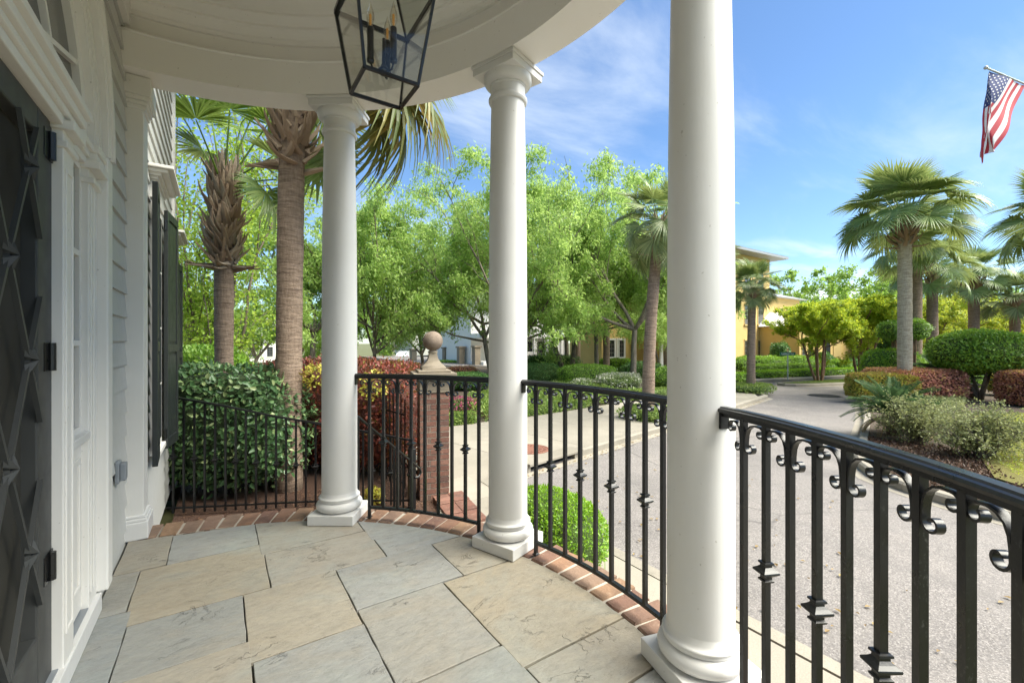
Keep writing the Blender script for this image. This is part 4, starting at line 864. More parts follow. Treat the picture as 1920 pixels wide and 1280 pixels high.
def shrub_meshes(seed, size, n, L, W, mat, p=2.3, shape='diamond', lumpy=.05, depth=.10, up=.3, core='twig_dark', base=True):
    rs = np.random.RandomState(seed); sx, sy, sz = np.array(size) / 2
    # points on a box surface, then rounded
    A = np.array([sy * sz, sy * sz, sx * sz, sx * sz, sx * sy, sx * sy * (.15 if base else 1)]); f = rs.choice(6, n, p=A / A.sum()); c = rs.rand(n, 3) * 2 - 1
    for k in range(6): m = f == k; c[m, k // 2] = (1, -1)[k % 2]
    r = (np.abs(c) ** p).sum(1) ** (-1 / p); d = c * r[:, None]; g = np.sign(d) * np.abs(d) ** (p - 1) / np.array([sx, sy, sz]); g = nrmz(g)
    lm = lump(d, rs, lumpy); inn = 1 - np.abs(rs.randn(n)) * depth * .55; stray = rs.rand(n) < .05; inn = np.where(stray, 1 + rs.rand(n) * .05, inn)
    P = d * np.array([sx, sy, sz]) * (lm * inn)[:, None]; P[:, 2] += sz
    rv = nrmz(rs.randn(n, 3)); D = nrmz(g * .55 + rv * .75 + np.array([0, 0, up])); Nn = nrmz(g + rv[:, ::-1] * .6 + np.array([0, 0, .35]))
    sc_ = rs.uniform(.7, 1.2, n); me = leaf_mesh('foliage', P, D, Nn, L * sc_, W * sc_, mt[mat], shape)
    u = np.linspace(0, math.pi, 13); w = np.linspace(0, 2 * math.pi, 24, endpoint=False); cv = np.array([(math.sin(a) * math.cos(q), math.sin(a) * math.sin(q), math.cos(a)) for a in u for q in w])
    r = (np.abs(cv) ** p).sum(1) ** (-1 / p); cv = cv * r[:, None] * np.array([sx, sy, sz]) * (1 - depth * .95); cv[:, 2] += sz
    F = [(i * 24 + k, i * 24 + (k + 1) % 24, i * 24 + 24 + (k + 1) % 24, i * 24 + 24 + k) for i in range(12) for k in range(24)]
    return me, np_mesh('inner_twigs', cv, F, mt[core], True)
def shrub(name, label, cat, pos, size, n, L, W, mat, seed=1, rz=0., group=None, lift=0., **k):
    r = empty(name, (pos[0], pos[1], pos[2]), label, cat, group, rz=rz); a, c = shrub_meshes(seed, size, n, L, W, mat, **k)
    o = link('foliage', a, r, (0, 0, lift)); o['kind'] = 'stuff'; link('inner_twigs', c, r, (0, 0, lift)); return r
# ------------------------------------------------------------------ broadleaf trees
def curve_pts(p, d, L, n, wig, grav, rs):
    P = [np.array(p, float)]; d = np.array(d, float); d /= np.linalg.norm(d)
    for k in range(n):
        d = d + rs.randn(3) * wig + np.array([0, 0, grav]); d /= np.linalg.norm(d); P.append(P[-1] + d * L / n)
    return P, d
def tree_meshes(seed, H, Wd, stems=1, fork=.25, limbs=5, subs=6, twigs=6, lpt=40, L=.13, W=.045, leaf='oak_leaf', barkm='bark', r0=.16, droop=.25, flat=.0, spread=.28, open_=1.0, lean=(0, 0), shape='diamond', bottom=None, lead=1.0):
    rs = np.random.RandomState(seed); wood = MB(); tips = []
    wl = []
    for s in range(stems):
        az = 2 * math.pi * s / max(1, stems) + rs.rand() * .8; sp = .0 if stems == 1 else .30 + .12 * rs.rand()
        d = (math.cos(az) * sp + lean[0], math.sin(az) * sp + lean[1], 1); rr = r0 if stems == 1 else r0 * .62
        P, dd = curve_pts((math.cos(az) * .12 * (stems > 1), math.sin(az) * .12 * (stems > 1), -.15), d, H * fork * (1 + .2 * rs.rand()), 5, .05, .0, rs); wl.append((P, rr, rr * .72, 8))
        for l in range(limbs):
            a2 = 2 * math.pi * l / limbs + rs.rand() * .9; el = rs.uniform(.2, .95) if l else lead
            st = P[-1] if l < 2 else P[3 + rs.randint(0, 3)]
            d2 = np.array([math.cos(a2) * math.cos(el), math.sin(a2) * math.cos(el), math.sin(el)]) + np.array([d[0], d[1], 0]) * .5
            Lm = H * rs.uniform(.42, .62) * (1 - flat * .3); Q, d3 = curve_pts(st, d2, Lm, 7, .13, .03 - flat * .06, rs); wl.append((Q, rr * .58, .02, 6))
            for q in range(subs):
                t = 2 + rs.randint(0, 6); t = min(t, 7); a3 = rs.rand() * 6.28; ax = nrmz(np.array([Q[min(t, 7)] - Q[t - 1]]))[0]
                d4 = ax * .75 + np.array([math.cos(a3), math.sin(a3), rs.uniform(-.15, .75)]) * .75
                S, d5 = curve_pts(Q[t], d4, H * rs.uniform(.15, spread), 5, .18, -droop * .06, rs); wl.append((S, .022 * H / 8, .006, 4))
                for w in range(twigs):
                    t2 = 1 + rs.randint(0, 5); d6 = nrmz(rs.randn(1, 3))[0] * np.array([1, 1, .7]) + d5 * .5 + np.array([0, 0, -droop * .4])
                    K, _ = curve_pts(S[t2], d6, H * rs.uniform(.045, .11) * open_, 3, .2, -droop * .15, rs); tips.append((K, d6)); wl.append((K, .007 * H / 8, .002, 3))
    # fit the crown to the wanted height and width
    A = np.array([k for K, _ in tips for k in K]); top = np.percentile(A[:, 2], 99.3); wx = np.percentile(np.hypot(A[:, 0] - A[:, 0].mean(), A[:, 1] - A[:, 1].mean()), 95) * 2
    fz, fx = 1.12 * H / top, Wd / wx; cx_, cy_ = A[:, 0].mean() * (1 if lean != (0, 0) else 1), A[:, 1].mean()
    def fit(P):
        P = np.array(P); z = P[:, 2] * fz; z = np.where(z > .74 * H, .74 * H + .26 * H * np.tanh((z - .74 * H) / (.26 * H)), z)
        if bottom is not None:
            lowest = np.percentile(A[:, 2], 2) * fz; k = (H - bottom) / (H - lowest); zz = H - (H - z) * k; wgt = np.clip(z / max(.1, lowest), 0, 1); z = z * (1 - wgt) + zz * wgt
        wxy = np.clip(P[:, 2] / (top * .5), 0, 1); s = 1 + (fx - 1) * wxy
        return np.stack([(P[:, 0]) * s - cx_ * fx * wxy * .6, P[:, 1] * s - cy_ * fx * wxy * .6, z], 1)
    for P, ra, rb, n in wl:
        Q = fit(P); wood.tube([tuple(x) for x in Q], list(np.linspace(ra, rb, len(Q))), n, False)
    # leaves round every twig
    T = np.array([fit(K) for K, _ in tips]); m = len(T) * lpt; ti = np.repeat(np.arange(len(T)), lpt); u = rs.rand(m) * 3; i0 = np.minimum(u.astype(int), 2); fr = (u - i0)[:, None]
    P = T[ti, i0] * (1 - fr) + T[ti, i0 + 1] * fr; sg = H * .016 * open_; P = P + rs.randn(m, 3) * np.array([sg, sg, sg * .8])
    D = nrmz(rs.randn(m, 3) + np.array([0, 0, -droop * 2.2])); Nn = nrmz(rs.randn(m, 3) * .7 + np.array([0, 0, 1.0])); s = rs.uniform(.7, 1.25, m)
    lm = leaf_mesh('crown', P, D, Nn, L * s, W * s, mt[leaf], shape)
    return wood.mesh('trunk', mt[barkm], True, False), lm
def tree(name, label, cat, pos, meshes, rz=0., scale=1., group=None):
    r = empty(name, pos, label, cat, group, rz=rz); r.scale = (scale,) * 3
    link('trunk', meshes[0], r); o = link('crown', meshes[1], r); o['kind'] = 'stuff'; return r
# ------------------------------------------------------------------ palms
def fan_mesh(seed, Lp, Lb, nl=42, droop=.4, mat='palm_leaf', spanA=112, fold=.35, pitch=38):
    rs = np.random.RandomState(seed); V = []; F = []
    # petiole
    b = MB(); pet = [(Lp * t, 0, -.10 * droop * Lp * t * t) for t in np.linspace(0, 1, 6)]; b.tube(pet, list(np.linspace(.022, .012, 6)), 5, False); V += b.v; F += b.f
    c = np.array(pet[-1]); cpt, spt = math.cos(R_(pitch)), math.sin(R_(pitch))
    for k in range(nl):
        a = R_(-spanA + 2 * spanA * k / (nl - 1)) + rs.randn() * .02; Lk = Lb * (1 - .30 * (abs(a) / R_(spanA)) ** 2) * rs.uniform(.92, 1.05); da = R_(2 * spanA / (nl - 1))
        dr = droop * rs.uniform(.75, 1.3); n = 6; o = len(V)
        dx, dy = math.cos(a), math.sin(a); up = fold * (1 - math.cos(a)) * .25
        for i in range(n + 1):
            t = i / n; r = .03 + Lk * t; hw = min(r * da * .70, .030 * Lb) * (1 if t < .5 else max(.04, (1 - t) / .5)); zz = c[2] + r * (up + abs(dy) * fold * .55) - dr * (max(0, t - .12) ** 2.1) * Lk * 1.0 - .22 * droop * max(0, dx) * r * t
            sh = 1 - .30 * dr * max(0, t - .3)
            p = np.array([dx * r * sh, dy * r * sh, zz - c[2]]); side = np.array([-dy, dx, 0]) * hw; dn = np.array([0, 0, -hw * .55])
            for q_ in (p + side + dn, p, p - side + dn): V.append((c[0] + q_[0] * cpt + q_[2] * spt, c[1] + q_[1], c[2] - q_[0] * spt + q_[2] * cpt))
        for i in range(n):
            q = o + i * 3; F += [(q, q + 1, q + 4, q + 3), (q + 1, q + 2, q + 5, q + 4)]
    me = bpy.data.meshes.new('frond'); me.from_pydata(V, [], F); me.materials.append(mt[mat]); return me
FR = {'young': [fan_mesh(1, .9, .95, 38, .14, 'young_palm_leaf', 80, .25, 8), fan_mesh(2, .8, 1.0, 38, .22, 'young_palm_leaf', 95, .3, 15)],
      'long': [fan_mesh(21, 1.25, .95, 40, .26, 'young_palm_leaf', 105, .35, 25), fan_mesh(22, 1.35, .9, 40, .36, 'young_palm_leaf', 110, .35, 35), fan_mesh(23, 1.2, .95, 40, .3, 'palm_leaf', 110, .4, 40)],
      'mid': [fan_mesh(3, 1.1, .88, 42, .22, 'palm_leaf', 118, .35, 32), fan_mesh(4, 1.0, .94, 42, .32, 'palm_leaf', 122, .35, 42), fan_mesh(11, 1.05, .9, 42, .4, 'palm_leaf', 118, .3, 50)],
      'up': [fan_mesh(31, 1.05, .92, 42, .2, 'palm_leaf', 112, .3, 6), fan_mesh(32, 1.0, .95, 42, .25, 'palm_leaf', 115, .3, 14)],
      'old': [fan_mesh(5, .95, 1.05, 44, .6, 'old_palm_leaf', 122, .35, 45), fan_mesh(6, .9, 1.0, 44, .75, 'old_palm_leaf', 124, .35, 55)],
      'grey': [fan_mesh(7, 1.0, .92, 42, .3, 'grey_palm_leaf', 118, .35, 35), fan_mesh(8, .95, .92, 42, .45, 'grey_palm_leaf', 120, .3, 48), fan_mesh(9, 1.0, .92, 42, .22, 'grey_palm_leaf', 114, .35, 28)]}
def boot_mesh(seed):
    rs = random.Random(seed); b = MB(); V = []
    for k, t in enumerate(np.linspace(0, 1, 6)):
        w = .085 * (1 - t) ** .7 + .030 + .008 * math.sin(k * 2.1 + seed); th = .030 * (1 - t) + .010; x = .36 * t; z = .08 * t * t + .015 * math.sin(t * 4 + seed)
        V += [(x, -w / 2, z), (x, 0, z + th * .9), (x, w / 2, z), (x, w * .3, z - th * .5), (x, -w * .3, z - th * .5)]
    F = [(i * 5 + k, i * 5 + (k + 1) % 5, i * 5 + 5 + (k + 1) % 5, i * 5 + 5 + k) for i in range(5) for k in range(5)] + [(4, 3, 2, 1, 0), (25, 26, 27, 28, 29)]
    # split tip
    return b.add(V, F).mesh('leaf_base', mt['boot_wood'])
BOOT = [boot_mesh(s) for s in range(4)]
def palm(name, label, base, z0, ztop, r0, r1, zboot, nf, fs, mix, seed, group='cabbage palms', lean=(0, 0), barkm='palm_bark', nboot=60, boot_s=1.0, single=False, elmin=-55, elmax=82, extra=()):
    rs = random.Random(seed); root = empty(name, (base[0], base[1], z0), label, 'palm', group); H = ztop - z0
    n = max(10, int(H / .16)); pts = []; rad = []
    for k in range(n + 1):
        t = k / n; pts.append((lean[0] * t * t, lean[1] * t * t, H * t - .1 * (t == 0))); rr = r0 + (r1 - r0) * min(1, t * 1.1) + .10 * r0 * max(0, 1 - t * 7); rad.append(rr * (1 + rs.uniform(-.028, .028)))
    b = MB(); b.tube(pts, rad, 18); me = b.mesh('trunk', mt[barkm], True); link('trunk', me, root)
    hb = zboot - z0
    # fibrous core behind the boots
    if nboot:
        bb = MB()
        for k in range(nboot):
            t = k / nboot; z = hb + (H - hb + .12) * t; a = k * 2.39996 + rs.uniform(-.15, .15); rr = r1 * (1.02 - .15 * t)
            x, y = lean[0] * (z / H) ** 2 + rr * math.cos(a), lean[1] * (z / H) ** 2 + rr * math.sin(a)
            el = R_(rs.uniform(26, 50) + 22 * t - (42 if t < .06 else 0)); rot = Euler((rs.uniform(-.35, .35), -el, a), 'XYZ'); s = boot_s * rs.uniform(.75, 1.15)
            if single:
                o = link('leaf_base', BOOT[k % 4], root, (x, y, z)); o.rotation_euler = (Matrix.Rotation(a + (.75 if k % 2 else -.75) + rs.uniform(-.3, .3), 3, 'Z') @ Matrix.Rotation(-el, 3, 'Y') @ Matrix.Rotation(rs.uniform(-.3, .3), 3, 'X')).to_euler(); o.scale = (s, s * .85, s)
            else:
                m3 = Matrix.Rotation(a + rs.uniform(-.5, .5), 3, 'Z') @ Matrix.Rotation(-el, 3, 'Y') @ Matrix.Rotation(rs.uniform(-.3, .3), 3, 'X'); src = BOOT[k % 4]
                bb.add([m3 @ (v.co * s) + Vector((x, y, z)) for v in src.vertices], [tuple(p.vertices) for p in src.polygons])
        if not single: o = link('leaf_bases', bb.mesh('leaf_bases', mt['boot_wood'], False, False), root); o['kind'] = 'stuff'
    for k in range(nf):
        t = (k + .5) / nf; el = elmax - (elmax - elmin) * t ** 1.05 + rs.uniform(-13, 13); a = k * 2.39996 + rs.uniform(-.2, .2)
        kind = 'young' if (t < .16 and 'y' in mix) else ('old' if (t > .68 and 'o' in mix) else ('up' if (t + rs.uniform(-.15, .15) < .22 and 'l' not in mix) else ('grey' if 'g' in mix else ('long' if 'l' in mix else 'mid'))))
        me = rs.choice(FR[kind]); o = link('frond', me, root, (lean[0] + .07 * math.cos(a), lean[1] + .07 * math.sin(a), H + .06 - .22 * t))
        o.rotation_euler = (Matrix.Rotation(a, 3, 'Z') @ Matrix.Rotation(-R_(el), 3, 'Y') @ Matrix.Rotation(rs.uniform(-.4, .4), 3, 'X')).to_euler(); s = fs * rs.uniform(.88, 1.1); o.scale = (s, s, s)
    for az, el, s, kind, q in extra:       # azimuth from +X, measured fronds
        o = link('frond', FR[kind][q], root, (lean[0], lean[1], H - .1)); o.rotation_euler = (Matrix.Rotation(R_(az), 3, 'Z') @ Matrix.Rotation(-R_(el), 3, 'Y')).to_euler(); o.scale = (s, s, s)
    return root
# ================================================================== palms
ax_, ay_, _ = at(541, 900, 5.75)
palm('cabbage_palm', 'tall palm whose split leaf stubs meet the porch soffit, left of the first column', (ax_, ay_), SOIL, 4.75, .158, .160, 3.55, 12, 1.02, 'l', 5, lean=(.06, .0), nboot=72, boot_s=1.25, single=True, elmin=24, elmax=80,
     extra=((-34, 12, 1.42, 'old', 0), (-20, 2, 1.32, 'old', 1), (-48, 4, 1.32, 'old', 0), (-32, -12, 1.2, 'old', 1), (-40, 22, 1.3, 'mid', 1), (60, -30, .9, 'mid', 1), (35, -38, .85, 'mid', 2)))
bx_, by_, _ = at(420, 690, 7.7)
palm('cabbage_palm', 'shorter palm with a fat woven head of old leaf bases near the house', (bx_, by_), SOIL, 4.15, .142, .155, 2.55, 9, .92, 'l', 11, nboot=190, boot_s=1.12, single=True, elmin=30, elmax=86, extra=((-34, 8, .95, 'mid', 1), (-50, -10, .9, 'mid', 2), (-20, -16, .9, 'mid', 1), (-40, 28, .95, 'mid', 0)))
palm('cabbage_palm', 'slender palm in a round planting ring beside the kerb, left of the street column', (9.46, 5.59), WALK, 4.25, .155, .13, 3.45, 30, .72, 'g', 21, lean=(.28, -.14), barkm='palm_bark', nboot=46, boot_s=.9)
palm('cabbage_palm', 'small bushy palm on the paved corner in front of the yellow house', (17.44, 7.2), WALK, 3.35, .16, .13, 2.95, 36, .60, 'g', 31, lean=(.12, 0), nboot=24, boot_s=.7, elmin=-35)
palm('cabbage_palm', 'largest palm, pale ringed trunk rising from the clipped red hedge', (19.3, 3.15), WALK, 5.20, .20, .185, 4.35, 36, 1.14, '', 41, barkm='pale_palm_bark', nboot=52, boot_s=1.3, elmin=-14)
p = at(1716, 690, 17.0); palm('cabbage_palm', 'palm with a reddish trunk right behind the largest palm', p[:2], WALK, 4.75, .21, .21, 3.85, 26, .95, '', 43, nboot=46, boot_s=1.4, elmin=-10)
p = at(1748, 690, 20.5); palm('cabbage_palm', 'grey trunked palm between the largest palm and the clipped round tree', p[:2], WALK, 4.5, .23, .2, 3.75, 26, 1.0, '', 47, nboot=36, boot_s=1.2, elmin=-20)
p = at(1826, 690, 22.5); palm('cabbage_palm', 'palm with a shaggy brown head above the clipped round tree', p[:2], WALK, 4.5, .22, .22, 3.5, 26, 1.0, '', 53, nboot=60, boot_s=1.5, elmin=-20)
p = at(1903, 690, 22.0); palm('cabbage_palm', 'low palm over the parked cars at the picture edge', p[:2], WALK, 3.3, .2, .19, 2.5, 26, .95, 'g', 59, nboot=44, boot_s=1.3, elmin=-20)
p = at(2002, 690, 13.0); palm('cabbage_palm', 'palm mostly out of frame, only its frond tips showing below the flag', p[:2], WALK, 4.75, .24, .22, 4.0, 30, 1.05, '', 61, nboot=30, elmin=-20)
p = at(1348, 690, 19.0); palm('cabbage_palm', 'palm half hidden by the street column, tips against the tall yellow gable', p[:2], WALK, 4.7, .18, .16, 4.0, 30, .62, 'g', 67, nboot=24, elmin=-20)
for q, (px, Z, lb) in enumerate(((1083, 27.5, 'thin far palm trunk between the white porch and the round clipped shrubs'), (1137, 24.5, 'dark far palm trunk in front of the white framed windows'), (1250, 27, 'dark far palm trunk beside the yellow portico'))):
    p = at(px, 690, Z); palm('cabbage_palm', lb, p[:2], -.8, 4.8, .19, .17, 4.2, 18, .95, 'g', 71 + q, nboot=14, elmin=-40)
# ================================================================== trees
TA = tree_meshes(101, 9.9, 10.8, stems=3, fork=.22, limbs=5, subs=7, twigs=7, lpt=84, L=.165, W=.060, r0=.21, droop=.5, bottom=2.5)
TB = tree_meshes(102, 8.4, 8.6, stems=2, fork=.22, limbs=5, subs=7, twigs=7, lpt=84, L=.165, W=.060, r0=.16, droop=.55, bottom=2.35)
TC = tree_meshes(103, 8.0, 8.0, stems=1, fork=.30, limbs=7, subs=8, twigs=7, lpt=84, L=.165, W=.060, r0=.145, droop=.45, bottom=2.5)
def ground(p): return (p[0], p[1], SOIL - .03)
tree('shade_tree', 'largest leafy tree with low forking limbs behind the middle column', 'tree', ground(at(932, 700, 20.5)), TA, .4)
tree('shade_tree', 'leafy tree with several thin trunks just right of the first column', 'tree', ground(at(705, 690, 20)), TB, 1.0)
tree('shade_tree', 'feathery tree between the first and middle columns, behind the ball finial', 'tree', (*at(800, 690, 27)[:2], -1.0), TB, 3.4, 1.12)
tree('shade_tree', 'leafy tree with a leaning trunk left of the slender ring palm', 'tree', ground(at(1186, 722, 18.5)), TC, .9)
tree('shade_tree', 'leafy tree with a low fork above the clipped green hedge', 'tree', ground(at(1120, 690, 23.5)), TC, 3.8)
tree('shade_tree', 'tall tree whose crown rises above the others right of the middle column', 'tree', ground(at(1065, 700, 25)), TA, 2.6, 1.12)
tree('shade_tree', 'leafy tree showing between the tall palm trunk and the first column', 'tree', ground(at(585, 700, 19)), TC, 2.2, .95)
tree('shade_tree', 'leafy tree filling the gap beside the street column', 'tree', ground(at(1245, 700, 27)), TB, 5.1, .85)
TL = tree_meshes(110, 9.2, 6.4, stems=2, fork=.2, limbs=5, subs=7, twigs=7, lpt=36, L=.10, W=.07, leaf='lime_leaf', r0=.16, droop=.1, open_=1.1, bottom=.9, shape='oval')
tree('lime_tree', 'bright yellow green tree between the house corner and the woven palm head', 'tree', (*at(352, 700, 12.5)[:2], SOIL), TL, .3)
tree('lime_tree', 'second yellow green tree farther back along the house side', 'tree', (*at(330, 700, 19)[:2], SOIL - .3), TL, 2.3, .9)
TM = tree_meshes(120, 4.3, 4.7, stems=5, fork=.38, limbs=4, subs=7, twigs=7, lpt=52, L=.11, W=.07, leaf='myrtle_leaf', barkm='myrtle_bark', r0=.11, droop=.05, flat=.5, bottom=2.05)
tree('crape_myrtle', 'yellow green crape myrtle with cinnamon stems behind the street sign', 'tree', (*gp(1536, 714, WALK), WALK), TM, .2, .86)
tree('crape_myrtle', 'crape myrtle with pale slim stems beside the clipped red hedge', 'tree', (*gp(1615, 709, WALK), WALK), TM, 2.9, .96)
TG = tree_meshes(121, 5.2, 8.2, stems=4, fork=.3, limbs=5, subs=6, twigs=6, lpt=32, L=.17, W=.11, leaf='golden_leaf', barkm='myrtle_bark', r0=.20, droop=.05, flat=.4, bottom=1.2)
for q, (px, Z, s, lb) in enumerate(((1760, 30, 1.0, 'golden green low crown behind the grey trunked palm'), (1850, 33, 1.05, 'golden green low crown above the clipped round tree'), (1930, 34, 1.0, 'golden green low crown at the right picture edge'), (1700, 36, .85, 'golden green crown between the crape myrtles and the largest palm'))):
    tree('golden_tree', lb, 'tree', (*at(px, 690, Z)[:2], SOIL), TG, q * 1.3, s)
TF = tree_meshes(130, 10.5, 12, stems=1, fork=.22, limbs=7, subs=8, twigs=6, lpt=34, L=.32, W=.17, leaf='far_leaf', r0=.3, droop=.2, bottom=1.6)
far = [(1560, 44, .92, 'tall tree rising behind the low wing of the yellow house'), (1640, 50, 1.0, 'broad far tree right of the yellow house'), (1500, 52, .85, 'loose topped far tree just beyond the tower eave'), (1730, 52, .95, 'far tree behind the largest palm'), (1815, 50, .85, 'far tree behind the shaggy headed palm'), (1900, 48, .8, 'far tree at the right picture edge'),
       (478, 58, .92, 'distant round tree seen between the two palm trunks'), (440, 66, .8, 'distant tree half hidden by the woven headed palm'), (560, 60, 1.0, 'distant tree right of the tall palm trunk'), (640, 64, .9, 'distant tree hidden behind the first column'), (730, 66, 1.0, 'distant tree above the parked white car'), (850, 62, 1.0, 'distant tree left of the middle column'),
       (940, 66, 1.0, 'distant tree behind the middle column'), (1020, 60, 1.0, 'distant tree over the white porch house'), (1110, 58, .95, 'distant tree behind the round clipped shrubs'), (1200, 56, .95, 'distant tree behind the slender ring palm'), (1330, 62, .9, 'distant tree behind the street column'), (345, 40, .8, 'distant tree beyond the dark shutters'),
       (400, 55, .9, 'distant tree left of the woven headed palm trunk')]
for q, (px, Z, s, lb) in enumerate(far):
    x, y, _ = at(px, 690, Z); tree('far_tree', lb, 'tree', (x, y, gz(x, y)), TF, q * 1.7, s)
# ================================================================== shrubs and hedges by the porch
cpos = at(428, 900, 5.75)
shrub('camellia_shrub', 'dark glossy camellia bush filling the view behind the low iron fence', 'shrub', (cpos[0], cpos[1], SOIL), (2.0, 1.15, 1.63), 6200, .082, .046, 'camellia_leaf', 3, rz=-YAW, core='twig_deep', p=3.2, shape='oval', lumpy=.05, depth=.14, up=-.05)
rp = at(640, 800, 6.9)
shrub('loropetalum_hedge', 'dark red leaved hedge behind the first column reaching the brick pier', 'hedge', (rp[0], rp[1], SOIL), (3.2, 1.5, 1.66), 14000, .060, .036, 'red_leaf', 5, rz=-YAW + R_(-14), p=3.4, lumpy=.05, depth=.13, core='twig_red', shape='oval')
for q, (px, py, Z, s, lb) in enumerate(((596, 708, 5.85, (.42, .3, .36), 'yellow green shoots on the red hedge left of the first column'), (703, 722, 5.6, (.34, .26, .40), 'yellow green shoots on the red hedge under the scroll railing'), (700, 935, 5.2, (.2, .2, .25), 'small yellow green sprout low under the red hedge'))):
    x, y, z = at(px, py, Z); shrub('hedge_shoots', lb, 'shoots', (x, y, z - s[2] * .5), s, 260, .055, .032, 'chartreuse_leaf', 7 + q, depth=.5, core='twig_red', shape='oval')
x, y, _ = at(372, 690, 9.6); shrub('garden_shrub', 'bright green leafy shrub between the shutters and the woven headed palm', 'shrub', (x, y, SOIL), (2.6, 1.6, 1.85), 6000, .10, .055, 'hedge_leaf', 12, rz=-YAW, p=2.6, lumpy=.12, depth=.25, shape='oval')
bxp = gp(1060, 1060, WALK); shrub('boxwood_ball', 'round bright green boxwood clipped beside the porch steps', 'shrub', (2.90, 1.30, WALK), (.70, 1.05, .60), 9000, .024, .014, 'boxwood_leaf', 15, p=2.4, lumpy=.02, depth=.10, shape='oval')
gt = empty('grass_tuft', (2.62, .42, WALK), 'single green blade of weed at the brick rim', 'weed')
b = MB()
for k, (dx, dy, hh) in enumerate(((0, 0, .17), (.015, .01, .11), (-.012, .008, .08))): b.add([(2.62 + dx - .006, .42 + dy, WALK), (2.62 + dx + .006, .42 + dy, WALK), (2.62 + dx * 2, .42 + dy * 2, WALK + .45 + hh)], [(0, 1, 2)])
b.build('blade', mt['boxwood_leaf'], gt)
# mulch chips near the porch
rs = np.random.RandomState(5); m = 2600; P = np.stack([rs.uniform(.2, 2.9, m), rs.uniform(2.3, 4.6, m), np.full(m, SOIL + .008)], 1)
P = P[(np.hypot(P[:, 0], P[:, 1]) > 2.42)]; m = len(P); D = nrmz(rs.randn(m, 3) * np.array([1, 1, .15])); tag(link('mulch_chips', leaf_mesh('mulch_chips', P, D, np.tile((0, 0, 1.), (m, 1)) + rs.randn(m, 3) * .3, rs.uniform(.02, .06, m), rs.uniform(.008, .018, m), mt['bark_chip'])), 'loose brown bark mulch around the hedges', 'mulch', kind='stuff')
# ================================================================== central garden
def hedge_at(name, label, px, Z, size, n, L, W, mat, seed, rz=0., z=SOIL, cat='hedge', **k):
    x, y, _ = at(px, 690, Z); return shrub(name, label, cat, (x, y, z), size, n, L, W, mat, seed, rz=rz, **k)
hedge_at('clipped_hedge', 'bright green clipped hedge below the low forked tree', 1102, 18.3, (2.5, 1.1, .98), 7000, .055, .034, 'hedge_leaf', 21, rz=-YAW, p=3.2)
hedge_at('clipped_hedge', 'dark green rounded hedge right of the middle column', 1012, 19.2, (1.9, 1.2, .98), 5000, .055, .034, 'dark_hedge_leaf', 22, rz=-YAW, p=2.8)
hedge_at('clipped_hedge', 'long dark hedge in front of the white porch house', 1035, 25.5, (3.4, 1.0, 1.15), 5000, .08, .05, 'dark_hedge_leaf', 23, rz=-YAW, p=4)
hedge_at('clipped_hedge', 'low dark green mound behind the ball finial, left of the middle column', 878, 17.5, (1.9, 1.4, .70), 5000, .06, .035, 'dark_hedge_leaf', 24, rz=-YAW, p=2.6)
hedge_at('plum_hedge', 'low plum coloured hedge behind the dark green mound', 866, 21.0, (1.9, .8, .75), 3000, .06, .035, 'plum_leaf', 25, rz=-YAW, core='twig_red')
hedge_at('plum_hedge', 'low plum coloured hedge left of the pier cap', 742, 17.5, (1.9, .9, .62), 3000, .06, .035, 'plum_leaf', 26, rz=-YAW, core='twig_red')
hedge_at('flowering_shrub', 'low shrub dotted with white flowers at the foot of the leaning tree', 1162, 16.8, (1.9, 1.3, .72), 4200, .065, .045, 'white_flower', 27, rz=-YAW, p=2.2, lumpy=.12, depth=.2)
hedge_at('flowering_shrub', 'smaller white flowering shrub against the bright clipped hedge', 1098, 16.9, (1.3, .7, .50), 1800, .06, .04, 'white_flower', 28, rz=-YAW, lumpy=.12, depth=.2)
hedge_at('garden_shrub', 'dark shrub right of the slender ring palm', 1252, 17.5, (1.6, 1.2, .9), 3200, .07, .045, 'hedge_leaf', 29, rz=-YAW, lumpy=.1)
hedge_at('garden_shrub', 'dark shrub behind the leaning tree trunk', 1205, 20.5, (2.2, 1.0, 1.0), 3600, .07, .045, 'dark_hedge_leaf', 30, rz=-YAW, lumpy=.1)
for q, (px, lb) in enumerate(((1137, 'left one of three round clipped shrubs by the white framed windows'), (1153, 'middle one of three round clipped shrubs by the white framed windows'), (1172, 'right one of three round clipped shrubs by the white framed windows'))):
    hedge_at('round_shrub', lb, px, 27.0 - q * .3, (.95, .95, 1.0), 2200, .06, .04, 'boxwood_leaf', 31 + q, z=-.72, cat='shrub', group='round clipped shrubs', depth=.08)
hedge_at('clipped_hedge', 'lime green box hedge beyond the dark mound and the far road', 848, 42, (4.6, 1.2, 1.0), 3000, .12, .08, 'boxwood_leaf', 36, rz=-YAW, z=-1.55, p=4)
